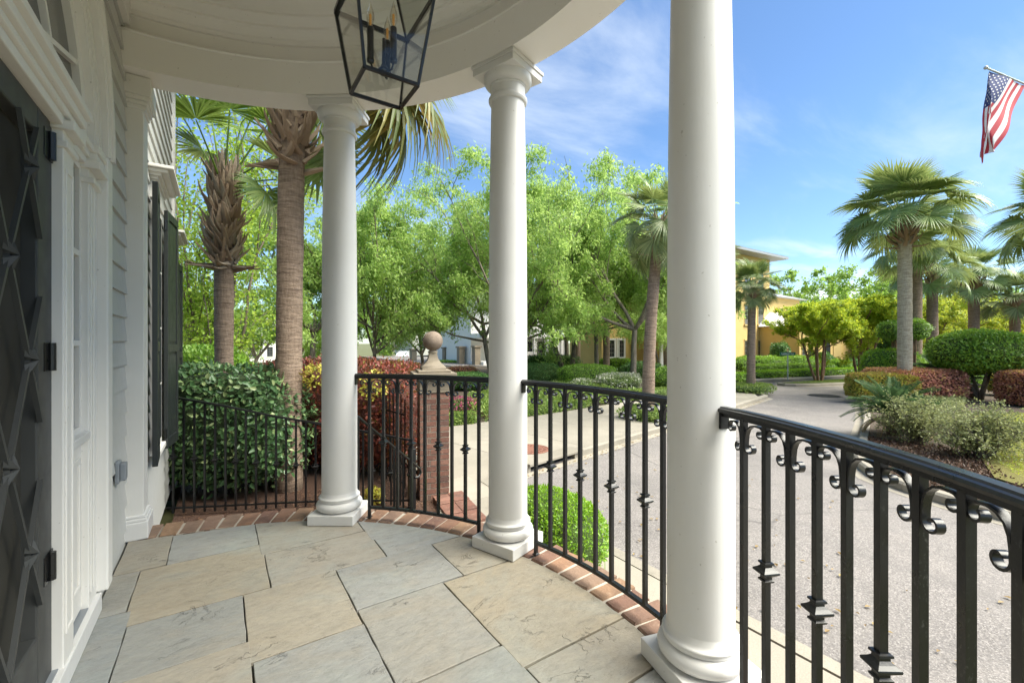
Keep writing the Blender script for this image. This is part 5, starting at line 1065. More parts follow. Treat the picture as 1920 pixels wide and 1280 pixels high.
# ground cover, edging plants and flowers
def cover(name, label, cat, poly, z, n, L, W, mat, seed, hgt=.08, mound=.0):
    rs = np.random.RandomState(seed); A = np.array(poly); lo, hi = A.min(0), A.max(0); pts = []
    pr = ccw(poly)
    P = lo + rs.rand(n * 2, 2) * (hi - lo); ok = np.ones(len(P), bool)
    for i in range(len(pr)):
        a, c = np.array(pr[i]), np.array(pr[(i + 1) % len(pr)]); ok &= ((c[0] - a[0]) * (P[:, 1] - a[1]) - (c[1] - a[1]) * (P[:, 0] - a[0])) >= 0
    P = P[ok][:n]; m = len(P); zz = z + rs.rand(m) * hgt + mound * (np.sin(P[:, 0] * 2.3 + 1) * np.sin(P[:, 1] * 2.9) * .5 + .5)
    Q = np.stack([P[:, 0], P[:, 1], zz], 1); D = nrmz(rs.randn(m, 3) + np.array([0, 0, .5])); s = rs.uniform(.6, 1.2, m)
    return tag(link(name, leaf_mesh(name, Q, D, nrmz(rs.randn(m, 3) * .7 + np.array([0, 0, 1.])), L * s, W * s, mt[mat])), label, cat, kind='stuff')
cover('ground_cover', 'dense green ground cover sloping behind the paved corner', 'ground cover', [(6.0, 7.25), (9.6, 7.65), (12.4, 8.1), (12.6, 12.6), (8.8, 12.0), (6.0, 9.4)], SOIL + .02, 26000, .10, .05, 'cover_leaf', 40, .22, .12)
cover('ground_cover', 'leafy ground cover under the trees on the garden side', 'ground cover', [(12.4, 8.2), (17.2, 8.5), (17.2, 15), (10, 15), (8.8, 12.0), (12.6, 12.6)], SOIL + .01, 9000, .10, .05, 'cover_leaf', 41, .10, .08)
def edge_row(label, p0, p1, w, hgt, n, mat, seed, name='edging_plants', L=.05, W=.03):
    a, c = np.array(p0), np.array(p1); u = (c - a); Ln = float(np.linalg.norm(u)); mid = (a + c) / 2
    shrub(name, label, 'border plants', (float(mid[0]), float(mid[1]), SOIL), (Ln, w, hgt), n, L, W, mat, seed, rz=math.atan2(u[1], u[0]), p=4, lumpy=.06, depth=.2)
edge_row('low leafy border along the inner edge of the paved corner', (5.7, 7.35), (9.7, 7.82), .42, .28, 5200, 'cover_leaf', 44)
edge_row('low leafy border left of the middle column beside the pier', (4.45, 7.55), (5.6, 7.40), .4, .30, 2600, 'cover_leaf', 45)
edge_row('low leafy border beyond the slender ring palm', (10.2, 7.9), (14.5, 8.55), .4, .28, 3600, 'cover_leaf', 46)
edge_row('row of pink flowers behind the border left of the middle column', (4.9, 9.3), (6.4, 8.9), .7, .42, 3200, 'pink_flower', 47, 'pink_flowers', .05, .04)
b = empty('brick_border', (5, 8.2, SOIL), 'low terracotta brick edging in front of the pink flowers', 'edging')
for k in range(14): MB().obox((4.6 + k * .21, 8.45 - k * .035, SOIL + .05), (1, -.16, 0), (.16, 1, 0), (0, 0, 1), .098, .05, .06).build('brick', mt['rim_brick'], b, bevel=.006)
b = empty('brick_border', (13, 9.4, SOIL), 'low brick edging right of the slender ring palm', 'edging')
for k in range(16): MB().obox((11.6 + k * .21, 9.2 + k * .03, SOIL + .06), (1, .14, 0), (-.14, 1, 0), (0, 0, 1), .098, .05, .07).build('brick', mt['rim_brick'], b, bevel=.006)
# planting rings round two palms
shrub('planting_ring', 'ring of clipped ground cover around the slender palm', 'border plants', (9.42, 5.55, WALK - .05), (1.5, 1.25, .34), 4600, .045, .028, 'cover_leaf', 50, rz=.2, p=3.2, depth=.2)
shrub('planting_ring', 'ring of brownish ground cover around the small bushy palm', 'border plants', (17.35, 7.15, WALK - .05), (1.9, 1.5, .34), 2600, .06, .035, 'cover_leaf', 51, rz=.2, p=3.2, depth=.2)
# ================================================================== corner bed on the right
def sago(name, label, pos, s, seed, dead=8):
    rs = random.Random(seed); r = empty(name, pos, label, 'cycad'); r.scale = (s, s, s)
    MB_ = MB(); MB_.lathe([(.13, -.1), (.15, .1), (.16, .3), (.12, .42), (.02, .46)], (0, 0, 0), 14); link('stem', MB_.mesh('stem', mt['fibre'], True), r)
    def fr(dr, mat):
        V = []; F = []; n = 46; L = 1.05
        pt = lambda t: np.array([L * t * (1 - .12 * dr * t), 0, L * (.34 * t - dr * .62 * t * t)])
        b = MB(); b.tube([tuple(pt(t)) for t in np.linspace(0, 1, 8)], list(np.linspace(.011, .004, 8)), 4, False); V += b.v; F += b.f
        for k in range(n):
            t = .12 + .88 * k / (n - 1); p = pt(t); ll = .19 * math.sin(min(1, (t + .10)) * math.pi * .86) + .03
            for sd in (1, -1):
                o = len(V); d = np.array([.45, sd * .85, .32]); d /= np.linalg.norm(d); w = np.array([.0065, 0, 0])
                e = p + d * ll + np.array([0, 0, -.25 * ll * dr]); mdl = p + d * ll * .5 + np.array([0, 0, .01])
                V += [tuple(p - w), tuple(p + w), tuple(mdl + w), tuple(mdl - w), tuple(e)]; F += [(o, o + 1, o + 2, o + 3), (o + 3, o + 2, o + 4)]
        me = bpy.data.meshes.new('frond'); me.from_pydata(V, [], F); me.materials.append(mt[mat]); return me
    ms = [fr(.55, 'sago_leaf'), fr(.8, 'sago_leaf'), fr(1.05, 'sago_leaf')]; md = fr(1.3, 'dead_leaf')
    for k in range(46 + dead):
        t = k / 46; el = 72 - 66 * min(1, t) - (28 if k >= 46 else 0); a = k * 2.39996; o = link('frond', md if k >= 46 else rs.choice(ms), r, (.06 * math.cos(a), .06 * math.sin(a), .40))
        o.rotation_euler = (Matrix.Rotation(a, 3, 'Z') @ Matrix.Rotation(-R_(el + rs.uniform(-6, 6)), 3, 'Y')).to_euler(); q = rs.uniform(.85, 1.1); o.scale = (q, q, q)
sago('sago_cycad', 'dark green sago cycad with yellowed lower fronds at the kerb', (*at(1676, 800, 9.0)[:2], WALK), .86, 3)
sago('sago_cycad', 'shaded sago cycad under the clipped round tree', (*at(1782, 745, 15.2)[:2], WALK), 1.25, 4, 4)
def twiggy(name, label, pos, size, seed):
    rs = np.random.RandomState(seed); r = empty(name, pos, label, 'shrub'); b = MB(); tips = []
    for k in range(95):
        a = rs.rand() * 6.28; sp = rs.uniform(.1, .8); d = np.array([math.cos(a) * sp * size[0], math.sin(a) * sp * size[1], size[2] * rs.uniform(.7, 1.15)]); P, dd = curve_pts((d[0] * .15, d[1] * .15, 0), d, np.linalg.norm(d) * rs.uniform(.75, 1.0), 6, .16, .0, rs)
        b.tube([tuple(p) for p in P], list(np.linspace(.007, .0025, 7)), 4, False)
        for q in range(7):
            S, _ = curve_pts(P[2 + rs.randint(0, 5)], dd + rs.randn(3) * .8, rs.uniform(.12, .35), 3, .25, .0, rs); b.tube([tuple(p) for p in S], [.003, .0025, .002, .0015], 3, False); tips += [(S[-1], 1), (S[2], 1), (S[1], 0)]
    link('twigs', b.mesh('twigs', mt['twig_bark'], False, False), r); T = np.array([t for t, w in tips]); P = np.repeat(T, 5, 0) + rs.randn(len(T) * 5, 3) * .028; m = len(P)
    P = P[rs.rand(m) < .85]; m = len(P); o = link('foliage', leaf_mesh('foliage', P, rs.randn(m, 3) + np.array([0, 0, .4]), rs.randn(m, 3) * .7 + np.array([0, 0, 1.]), .042 * rs.uniform(.6, 1.2, m), .026, mt['grey_leaf'], 'oval'), r); o['kind'] = 'stuff'
x, y, _ = at(1722, 800, 8.3); twiggy('twiggy_shrub', 'sparse grey green twiggy shrub right beside the sago cycad', (x, y, WALK), (.75, .75, .75), 8)
x, y, _ = at(1838, 800, 7.2); twiggy('twiggy_shrub', 'second sparse twiggy shrub in front of the yellowish lawn', (x, y, WALK), (.85, .75, .72), 9)
hx, hy = 19.0, 3.0
shrub('red_clipped_hedge', 'boxy red hedge around the foot of the largest palm', 'hedge', (hx + .95, hy + .15, WALK), (2.45, 1.7, .96), 11000, .075, .05, 'plum_leaf', 60, rz=-YAW - R_(4), p=6, lumpy=.02, depth=.06, core='twig_red')
shrub('chartreuse_hedge', 'low yellow green hedge band in front of the boxy red hedge', 'hedge', (hx - .35, hy + .55, WALK), (2.0, .8, .84), 8500, .07, .046, 'chartreuse_leaf', 61, rz=-YAW - R_(4), p=6, lumpy=.03, depth=.08)
x, y, _ = at(1672, 700, 17.0); shrub('mounded_shrub', 'bright green sloping shrub left of the pale palm trunk', 'shrub', (x, y, WALK), (2.2, 1.6, 1.62), 6000, .07, .042, 'boxwood_leaf', 62, rz=-YAW, p=2.2, lumpy=.08)
x, y, _ = at(1742, 700, 17.5); shrub('mounded_shrub', 'bright green shrub right of the pale palm trunk', 'shrub', (x, y, WALK), (1.9, 1.5, 1.55), 5000, .07, .042, 'hedge_leaf', 63, rz=-YAW, p=2.3, lumpy=.1)
cover('ground_cover', 'pale green ground cover in front of the boxy red hedge', 'ground cover', [(16.2, 2.9), (18.5, 3.75), (20.4, 1.9), (17.6, 1.5)], WALK, 9000, .07, .04, 'grey_leaf', 64, .16)
# red photinia standards
for q, (px, Z, lb) in enumerate(((1712, 16.2, 'thin red stemmed standard shrub just right of the pale palm trunk'), (1676, 17.2, 'thin red stemmed standard shrub just left of the pale palm trunk'))):
    x, y, _ = at(px, 690, Z); r = shrub('standard_shrub', lb, 'shrub', (x, y, WALK), (1.15, 1.0, .75), 2600, .07, .042, 'hedge_leaf', 65 + q, lift=1.95, depth=.2, lumpy=.1, base=False)
    bb = MB()
    for s in (-.07, .05, .0): bb.tube([(s, s * .5, 0), (s * 1.5, s, 1.0), (s * 3.4, s * 2, 2.3)], [.045, .04, .025], 7)
    link('stems', bb.mesh('stems', mt['myrtle_bark'], True), r)
# clipped round tree
x, y, _ = at(1838, 700, 14.3); r = shrub('clipped_tree', 'round headed clipped evergreen tree with dark forking stems beside the lawn', 'tree', (x, y, WALK), (2.85, 2.4, 1.40), 11000, .085, .05, 'hedge_leaf', 70, rz=-YAW, lift=.86, p=2.0, lumpy=.03, depth=.13, shape='oval', base=False)
bb = MB()
for dx, dy, t in ((-.75, .2, 1.25), (.25, -.2, 1.2), (.7, .3, 1.25), (-.25, -.5, 1.2), (.1, .5, 1.2)): bb.tube([(0, 0, -.1), (dx * .25, dy * .25, .32), (dx * .6, dy * .6, .75), (dx, dy, t)], [.075, .055, .04, .025], 7)
link('stems', bb.mesh('stems', mt['bark'], True), r)
x, y, _ = at(1938, 700, 13.0); shrub('red_clipped_hedge', 'dark red clipped hedge at the right picture edge', 'hedge', (x, y, WALK), (1.15, 1.3, 1.0), 6500, .075, .05, 'plum_leaf', 72, rz=-YAW, p=6, lumpy=.02, depth=.06, core='twig_red')
x, y, _ = at(1885, 700, 15.5); shrub('garden_shrub', 'small lime shrub between the clipped round tree and the dark red hedge', 'shrub', (x, y, WALK), (1.1, .9, .9), 2600, .06, .04, 'chartreuse_leaf', 73, lumpy=.1)
x, y, _ = at(1822, 700, 17.5); shrub('garden_shrub', 'small bright shrub seen under the clipped round tree', 'shrub', (x, y, WALK), (1.3, .9, .75), 2600, .06, .04, 'boxwood_leaf', 74, lumpy=.12)
cover('bed_chips', 'brown bark chips along the kerb of the corner bed', 'mulch', [(8.0, -3), (9.1, -3), (9.4, -.6), (8.6, .65), (8.1, -.2)], WALK - .015, 5200, .06, .02, 'bark_chip', 83, .015)
cover('bed_chips', 'brown bark chips below the sago cycad', 'mulch', [(8.5, .6), (9.6, -.45), (11.5, .3), (11.3, 1.65), (9.7, 1.3)], WALK - .015, 5200, .06, .02, 'bark_chip', 84, .015)
def bench():
    x, y, _ = at(1803, 700, 14.8); r = empty('stone_bench', (x, y, WALK), 'dark stone bench in the shade under the clipped round tree', 'bench'); d = Vector((RT[0], RT[1], 0)); n = Vector((FW[0], FW[1], 0))
    MB().obox((x, y, WALK + .44), d, n, (0, 0, 1), .55, .2, .03).build('seat', mt['cast_stone'], r, bevel=.008)
    for s in (-.38, .38):
        c = Vector((x, y, 0)) + d * s; MB().lathe([(.14, 0), (.13, .05), (.07, .12), (.08, .25), (.12, .36), (.13, .41)], (c.x, c.y, WALK), 14).build('leg', mt['cast_stone'], r, smooth=True)
bench()
# lawn blades on the yellowish lawn nearest the street
cover('lawn_grass', 'short yellowish grass of the corner lawn', 'grass', [(9.2, -2.5), (9.4, -.9), (9.9, -.45), (11.4, .15), (13.5, .7), (17.0, 1.05), (18.5, .2), (14, -2.5)], WALK + .012, 26000, .05, .009, 'golden_leaf', 80, .012)
cover('island_grass', 'thin green grass on the small traffic island', 'grass', [(29, 7.1), (25.2, 7.55), (22.6, 8.1), (22.2, 7.8), (25.0, 6.7), (29, 6.3)], WALK + .01, 9000, .06, .012, 'cover_leaf', 81, .012)
# ================================================================== yellow house and its garden
def win(parent, x0, x1, z0, z1, y, surround='yellow_trim', nx=2, nz=4):
    f = MB(); f.box(x0 - .07, x1 + .07, y - .05, y + .02, z1, z1 + .10); f.box(x0 - .09, x1 + .09, y - .09, y + .02, z0 - .10, z0); f.box(x0 - .05, x0, y - .03, y + .02, z0, z1); f.box(x1, x1 + .05, y - .03, y + .02, z0, z1)
    w = f.build('window', mt[surround], parent)
    for i in range(nx):
        for j in range(nz):
            a, b_ = x0 + (x1 - x0) * i / nx, x0 + (x1 - x0) * (i + 1) / nx; c, d = z0 + (z1 - z0) * j / nz, z0 + (z1 - z0) * (j + 1) / nz
            MB().box(a + .018, b_ - .018, y - .012, y + .02, c + .018, d - .018).build('pane', mt['window_glass'], w)
    MB().box(x0, x1, y - .006, y + .015, z0, z1).build('sash', mt['shutter_grey'], w)
nn_ = M('shutter_grey'); nn_.col((.16, .155, .14)).rough(.6)
yh = empty('yellow_house', (34, 14.6, SOIL), 'large yellow stucco house with a grey hipped roof beyond the junction', 'house')
def onY(px, y): d = FW + RT * ((px - 960) / FPX); Z = (y - CY) / d[1]; return CX + d[0] * Z, Z
def zat(py, Z): return CH + (640 - py) / FPX * Z
FY = 14.6
xA0 = onY(1330, FY)[0]; xA1, ZA1 = onY(1443, FY); xB1, ZB1 = onY(1499, FY + .6)
MB().box(xA0, xA1, FY, FY + 11, SOIL - .2, 7.3).build('tower_wall', mt['yellow_stucco'], yh)
b = MB(); e = .9; b.box(xA0 - e, xA1 + e, FY - e, FY + 11 + e, 7.3, 7.46); b.build('eave', mt['metal_roof'], yh)
b = MB(); b.add([(xA0 - e, FY - e, 7.47), (xA1 + e, FY - e, 7.47), (xA1 + e, FY + 11.9, 7.47), (xA0 - e, FY + 11.9, 7.47), ((xA0 + xA1) / 2, FY + 5, 9.4), ((xA0 + xA1) / 2, FY + 6.5, 9.4)], [(0, 1, 4), (1, 2, 5, 4), (2, 3, 5), (3, 0, 4, 5), (0, 3, 2, 1)]); b.build('roof', mt['metal_roof'], yh)
MB().box(xA1, xB1, FY + .6, FY + 9, SOIL - .2, 4.7).build('wing_wall', mt['yellow_stucco'], yh)
b = MB(); b.add([(xA1, FY + .1, 4.7), (xB1 + .5, FY + .1, 4.7), (xB1 + .5, FY + 9.5, 4.7), (xA1, FY + 9.5, 4.7), (xA1, FY + 4.5, 6.1), (xB1 - 2, FY + 4.5, 6.1)], [(0, 1, 5, 4), (1, 2, 5), (2, 3, 4, 5), (3, 0, 4), (0, 3, 2, 1)]); b.build('wing_roof', mt['metal_roof'], yh)
for px0, px1 in ((1396, 1405.5), (1421, 1431)):
    (x0, Z0), (x1, Z1) = onY(px0, FY), onY(px1, FY); win(yh, x0, x1, zat(676, Z0), zat(638.5, Z0), FY); win(yh, x0, x1, zat(608, Z0), zat(572, Z0), FY); win(yh, x0, x1, zat(540, Z0), zat(512, Z0), FY)
for px0, px1 in ((1459, 1468), (1474, 1483)):
    (x0, Z0), (x1, Z1) = onY(px0, FY + .6), onY(px1, FY + .6); win(yh, x0, x1, zat(672, Z0), zat(639, Z0), FY + .6); win(yh, x0, x1, zat(608, Z0), zat(578, Z0), FY + .6)
CYW = 12.0
xc0, Zc0 = onY(1499, CYW); xc1, Zc1 = onY(1637, CYW); xc1 = min(xc1, 48)
MB().box(xc0, xc1, CYW, CYW + 6, SOIL - .2, 2.35).build('low_wing_wall', mt['yellow_stucco'], yh)
b = MB(); b.add([(xc0 - .3, CYW - .4, 2.36), (xc1 + .3, CYW - .4, 2.36), (xc1 + .3, CYW + 6.4, 2.36), (xc0 - .3, CYW + 6.4, 2.36), (xc0 + 1.5, CYW + 3, 3.5), (xc1 - 1.5, CYW + 3, 3.5)], [(0, 1, 5, 4), (1, 2, 5), (2, 3, 4, 5), (3, 0, 4), (0, 3, 2, 1)]); b.build('low_wing_roof', mt['far_white'], yh)
x0, Z0 = onY(1500, CYW); x1, _ = onY(1507, CYW); win(yh, x0 + .25, x1 + .25, zat(672, Z0), zat(644, Z0), CYW)
xo, Zo = onY(1518, CYW); b = MB(); V = [(xo, CYW - .03, zat(659, Zo))] + [(xo + .26 * math.cos(q), CYW - .03, zat(659, Zo) + .36 * math.sin(q)) for q in np.linspace(0, 2 * math.pi, 20, endpoint=False)]; b.add(V, [(0, 1 + k, 1 + (k + 1) % 20) for k in range(20)]); b.build('oval_window', mt['window_glass'], yh)
def arched(px0, px1, zt_, m, name, y):
    (x0, Z0), (x1, _) = onY(px0, y), onY(px1, y); c, r = (x0 + x1) / 2, abs(x1 - x0) / 2; pts = [(x0, SOIL)] + [(x1, SOIL)] + [(c + r * math.cos(q), zt_ - r + r * math.sin(q)) for q in np.linspace(0, math.pi, 12)]
    V = [(x, y - .04, z) for x, z in pts] + [(x, y + .1, z) for x, z in pts]; n = len(pts); MB().add(V, [tuple(range(n)), tuple(range(n, 2 * n))[::-1]] + [(i, (i + 1) % n, n + (i + 1) % n, n + i) for i in range(n)]).build(name, mt[m], yh)
arched(1547, 1556, 1.35, 'window_glass', 'arched_door', CYW); arched(1562, 1576, 1.5, 'yellow_trim', 'blind_arch', CYW); arched(1600, 1607, .9, 'yellow_trim', 'blind_arch', CYW)
# second yellow house behind the trees, with a white portico
y2 = empty('yellow_townhouse', (25, 21, SOIL), 'yellow house with white framed windows and a white portico behind the slender palm', 'house'); Y2 = 19.5
xa, Za = onY(1128, Y2); xb, Zb = onY(1300, Y2)
MB().box(xa, xb, Y2, Y2 + 3.2, -1.2, 6.2).build('wall', mt['yellow_stucco'], y2)
MB().box(xa - .4, xb + .6, Y2 - .6, Y2 + 3.6, 6.2, 6.4).build('roof', mt['metal_roof'], y2)
for px0, px1 in ((1140.5, 1150.5), (1160, 1168)):
    (x0, Z0), (x1, _) = onY(px0, Y2), onY(px1, Y2); MB().box(x0 - .22, x1 + .22, Y2 - .05, Y2 + .02, zat(670, Z0), zat(634, Z0)).build('surround', mt['far_white'], y2); win(y2, x0, x1, zat(669, Z0), zat(638, Z0), Y2 - .06, 'far_white')
xp0, Zp = onY(1224, Y2 - 2); xp1, _ = onY(1268, Y2 - 2)
MB().box(xp0, xp1, Y2 - 2.2, Y2, zat(633, Zp), zat(624, Zp)).build('portico_beam', mt['far_white'], y2); MB().box(xp0, xp1, Y2 - 2.2, Y2, -1.2, zat(690, Zp)).build('portico_floor', mt['far_white'], y2)
for px in (1226, 1241, 1262):
    x0, Z0 = onY(px, Y2 - 2); MB().lathe([(.2, zat(690, Z0)), (.2, zat(690, Z0) + .1), (.14, zat(690, Z0) + .15), (.12, zat(633, Z0) - .12), (.19, zat(633, Z0))], (x0, Y2 - 1.95, 0), 14).build('portico_column', mt['far_white'], y2, smooth=True)
x0, Z0 = onY(1228, Y2); x1, _ = onY(1237, Y2); MB().box(x0, x1, Y2 - .05, Y2, zat(688, Z0), zat(642, Z0)).build('portico_door', mt['bark'], y2)
# white porch house
wh = empty('white_porch_house', (22, 32, -1), 'white house with a columned front porch half hidden by trees', 'house'); YW = 31.0
xw0, _ = onY(960, YW); xw1, Zw = onY(1075, YW)
MB().box(xw0 - 3, xw1, YW + 2.2, YW + 10, -1.6, 6.2).build('wall', mt['far_white'], wh); MB().box(xw0 - 3.4, xw1 + .4, YW - .4, YW + 10.5, 6.2, 6.5).build('roof', mt['metal_roof'], wh)
Zw = onY(1010, YW)[1]; MB().box(xw0 - 3, xw1, YW - .1, YW + 2.2, -1.6, zat(675, Zw)).build('porch_floor', mt['far_white'], wh); MB().box(xw0 - 3, xw1, YW - .1, YW + 2.2, zat(634, Zw), zat(626, Zw)).build('porch_beam', mt['far_white'], wh)
for px in (968, 1003, 1026, 1045.5, 1053.5, 1061, 1074):
    x0, Z0 = onY(px, YW); MB().box(x0 - .14, x0 + .14, YW - .08, YW + .2, zat(675, Z0), zat(634, Z0)).build('porch_column', mt['far_white'], wh)
for px in np.arange(985, 1003, 1.2):
    x0, Z0 = onY(px, YW); MB().box(x0 - .02, x0 + .02, YW, YW + .05, zat(675, Z0), zat(659, Z0)).build('baluster', mt['far_white'], wh)
for px0, px1 in ((985, 998), (1008, 1022), (1030, 1042)):
    (x0, Z0), (x1, _) = onY(px0, YW + 2.2), onY(px1, YW + 2.2); win(wh, x0, x1, zat(668, Z0), zat(640, Z0), YW + 2.15, 'far_white')
# hedges before the yellow house
for q, (px, Z, s, m, lb) in enumerate(((1410, 27.0, (3.2, 1.5, 1.0), 'hedge_leaf', 'leafy azalea mass under the left windows of the yellow house'), (1440, 26.5, (3.2, 1.5, 1.0), 'hedge_leaf', 'leafy azalea mass left of the street sign'), (1497, 27.0, (3.6, 1.5, 1.05), 'hedge_leaf', 'leafy azalea mass right of the street sign'), (1463, 28.0, (1.2, 1.1, 1.9), 'dark_hedge_leaf', 'dark upright shrub directly behind the street sign'),
     (1540, 28.5, (1.8, 1.3, 1.2), 'dark_hedge_leaf', 'dark shrub by the arched door of the yellow house'), (1572, 26.5, (1.5, 1.1, .8), 'hedge_leaf', 'low round shrub below the blind arch'), (1600, 27.0, (1.8, 1.1, .8), 'dark_hedge_leaf', 'low dark shrub behind the pale stemmed crape myrtle'), (1630, 27.0, (2.0, 1.1, .8), 'hedge_leaf', 'low shrub at the far end of the yellow house'))):
    x, y, _ = at(px, 690, Z); shrub('garden_shrub', lb, 'shrub', (x, y, SOIL), s, 3600, .11, .06, m, 90 + q, rz=-.15, p=2.4, lumpy=.1, depth=.15)
x, y, _ = at(1660, 690, 34); shrub('garden_shrub', 'very dark evergreen mass right of the yellow house', 'shrub', (x, y, SOIL), (5.5, 3, 4.2), 6000, .2, .12, 'dark_hedge_leaf', 99, rz=-.2, lumpy=.1)
def strip(label, px0, Z0, px1, Z1, w, h, m, seed):
    a, c = at(px0, 690, Z0), at(px1, 690, Z1); u = np.array(c[:2]) - np.array(a[:2]); shrub('clipped_hedge', label, 'hedge', ((a[0] + c[0]) / 2, (a[1] + c[1]) / 2, SOIL), (float(np.linalg.norm(u)), w, h), 9000, .09, .05, m, seed, rz=math.atan2(u[1], u[0]), p=7, lumpy=.015, depth=.06)
strip('long low lime hedge along the far sidewalk', 1393, 22.6, 1660, 27.0, .9, .36, 'boxwood_leaf', 101)
strip('long clipped green hedge behind the low lime hedge', 1400, 23.9, 1560, 26.2, .9, .62, 'hedge_leaf', 102)
x, y, _ = at(1380, 690, 21.3); shrub('clipped_hedge', 'short lime hedge left of the small bushy palm', 'hedge', (x, y, SOIL), (1.2, .9, .42), 2000, .07, .045, 'boxwood_leaf', 103, p=5)
# ================================================================== cars
def car(name, label, pos, rz, body, suv=True):
    r = empty(name, pos, label, 'car', rz=rz); Lc, Wc, Hc = 4.6, 1.82, (1.62 if suv else 1.45)
    prof = [(-2.3, .45), (-2.28, .85), (-2.15, 1.0), (-1.2, 1.06), (-.55, Hc - .03), (.2, Hc), (1.35, Hc - .04), (2.0, 1.12), (2.22, .98), (2.3, .6), (2.25, .38), (-2.2, .35)]
    b = MB(); n = len(prof); V = []
    for y, k in ((-Wc / 2, .0), (-Wc / 2 + .05, 1), (Wc / 2 - .05, 1), (Wc / 2, .0)):
        for x, z in prof:
            t = max(0, (z - .95) / (Hc - .95)) if z > .95 else 0; yy = y * (1 - .20 * t); V.append((x * (1 if k else .985), yy, z if k else z - .02 * (z > .5)))
    F = [(s * n + i, s * n + (i + 1) % n, s * n + n + (i + 1) % n, s * n + n + i) for s in range(3) for i in range(n)] + [tuple(range(n)), tuple(range(3 * n, 4 * n))[::-1]]
    o = link('body', b.add(V, F).mesh('body', mt[body], True, True, 35), r); q = o.modifiers.new('bevel', 'BEVEL'); q.width = .04; q.segments = 2
    for s in (-1, 1):
        yb = s * (Wc / 2 + .004)
        P = lambda x, z: (x, yb * (1 - .20 * max(0, (z - .95) / (Hc - .95))) + s * .004, z)
        for seg in (((-1.02, 1.06), (-.08, 1.06), (-.08, Hc - .12), (-.52, Hc - .12)), ((.0, 1.06), (.95, 1.06), (.95, Hc - .12), (.0, Hc - .12)), ((1.02, 1.06), (1.85, 1.1), (1.35, Hc - .13), (1.02, Hc - .12))):
            MBq = MB().add([P(x, z) for x, z in seg], [(0, 1, 2, 3)]); link('side_window', MBq.mesh('side_window', mt['window_glass'], False, False), r)
        for wx in (-1.42, 1.42):
            w = MB(); V = []; prof2 = [(.34, -.11), (.345, -.08), (.345, .08), (.34, .11), (.23, .115)]; nn2 = 24
            for rr, t in prof2 + [(.22, -.1)]: V += [(wx + rr * math.cos(2 * math.pi * k / nn2), s * (Wc / 2 - .08) + s * t, .345 + rr * math.sin(2 * math.pi * k / nn2)) for k in range(nn2)]
            F = [(i * nn2 + k, i * nn2 + (k + 1) % nn2, (i + 1) * nn2 + (k + 1) % nn2, (i + 1) * nn2 + k) for i in range(4) for k in range(nn2)]
            wo = link('wheel', w.add(V, F).mesh('wheel', mt['tyre']), r)
            w = MB(); w.tube([(wx, s * (Wc / 2 - .06), .345), (wx, s * (Wc / 2 + .025), .345)], .225, 20); link('rim', w.mesh('rim', mt['rim_metal']), wo)
        w = MB(); w.box(-2.31, -2.2, s * .45 if s > 0 else -.82, .82 if s > 0 else -.45, .72, .86); link('headlight', w.mesh('headlight', mt['lamp_lens']), r)
        w = MB(); w.box(2.2, 2.31, s * .55 if s > 0 else -.80, .80 if s > 0 else -.55, .80, .98); link('tail_light', w.mesh('tail_light', mt['flag_red']), r)
    w = MB().add([(-1.22, -.72, 1.075), (-1.22, .72, 1.075), (-.58, .60, Hc - .07), (-.58, -.60, Hc - .07)], [(0, 1, 2, 3)]); link('windscreen', w.mesh('windscreen', mt['window_glass'], False, False), r).location = (-.03, 0, .02)
    w = MB(); w.box(-2.32, -2.26, -.4, .4, .48, .66); link('grille', w.mesh('grille', mt['tyre']), r)
    return r
x, y, _ = at(757, 680, 62); car('parked_car', 'white car parked on the far road under the trees', (x, y, gz(x, y) + .06), R_(-115), 'car_white')
x, y, _ = at(1878, 700, 26); car('parked_car', 'silver car partly hidden by the clipped round tree', (x, y, WALK), R_(150), 'car_silver')
x, y, _ = at(1925, 700, 30); car('parked_car', 'white car behind the silver one at the picture edge', (x, y, WALK), R_(140), 'car_white')
def far_road():
    a, c = np.array(at(560, 690, 57)[:2]), np.array(at(930, 690, 52)[:2]); u = (c - a) / np.linalg.norm(c - a); v = np.array([-u[1], u[0]]); V = []; F = []
    for k in range(24):
        p = a + u * (k - 4) * 3
        for s in (-5, 9): q = p + v * s; V.append((q[0], q[1], gz(q[0], q[1]) + .05))
    F = [(2 * i, 2 * i + 1, 2 * i + 3, 2 * i + 2) for i in range(23)]; tag(MB().add(V, F).build('far_road', mt['walk_concrete']), kind='structure')
far_road()
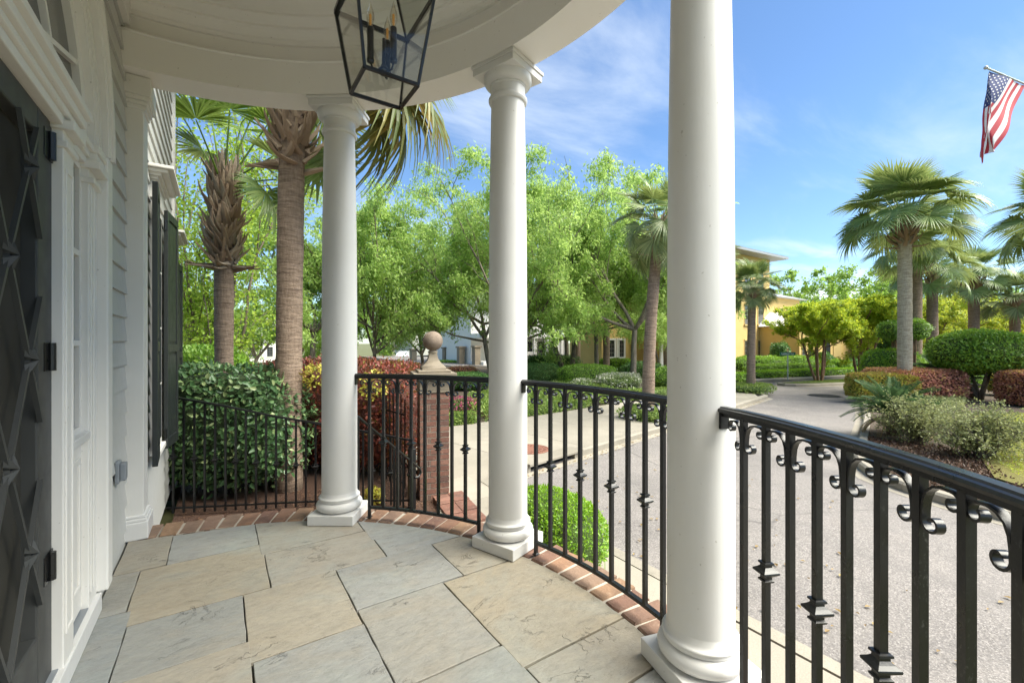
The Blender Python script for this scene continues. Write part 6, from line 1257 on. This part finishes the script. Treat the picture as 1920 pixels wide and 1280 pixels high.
for q, (px, Z, lb) in enumerate(((775, 46, 'pale square pier left of the ball finial by the far road'), (836, 44, 'pale square pier just right of the ball finial'), (864, 40, 'pale square pier beyond the lime box hedge'), (893, 38, 'pale square pier beside the largest tree trunk'))):
    x, y, _ = at(px, 690, Z); z = gz(x, y); r = empty('stone_pier', (x, y, z), lb, 'pier'); MB().box(x - .28, x + .28, y - .28, y + .28, z, z + 1.9).build('shaft', mt['cast_stone'], r, bevel=.02); MB().box(x - .36, x + .36, y - .36, y + .36, z + 1.9, z + 2.05).build('cap', mt['cast_stone'], r)
for q, (px, Z, wd, hh, lb) in enumerate(((470, 75, 14, 6.5, 'pale house glimpsed between the two palm trunks'), (860, 72, 16, 7, 'white house glimpsed beyond the far road'))):
    x, y, _ = at(px, 690, Z); z = gz(x, y); r = empty('far_house', (x, y, z), lb, 'house'); MB().box(x - wd / 2, x + wd / 2, y, y + 8, z, z + hh).build('wall', mt['far_white'], r)
    MB().add([(x - wd / 2 - .5, y - .5, z + hh), (x + wd / 2 + .5, y - .5, z + hh), (x + wd / 2 + .5, y + 8.5, z + hh), (x - wd / 2 - .5, y + 8.5, z + hh), (x - wd / 2 + 3, y + 4, z + hh + 2.6), (x + wd / 2 - 3, y + 4, z + hh + 2.6)], [(0, 1, 5, 4), (1, 2, 5), (2, 3, 4, 5), (3, 0, 4), (0, 3, 2, 1)]).build('roof', mt['metal_roof'], r)
    for i in range(5):
        for zz in (1.0, 4.0): win(r, x - wd / 2 + 1.2 + i * (wd - 3) / 4, x - wd / 2 + 2.1 + i * (wd - 3) / 4, z + zz, z + zz + 1.7, y, 'far_white')
# trees that close the view past the corner lawn, beyond the right edge of the picture
for q, (x, y, s_) in enumerate(((46, -3, .8), (40, -12, .85), (52, -9, .9), (34, -20, .85), (26, -27, .9), (44, -22, .95))):
    tree('far_tree', 'distant tree past the corner lawn, beyond the right edge of the picture', 'tree', (x, y, gz(x, y)), TF, q * 1.1 + .5, s_, group='trees past the corner lawn')
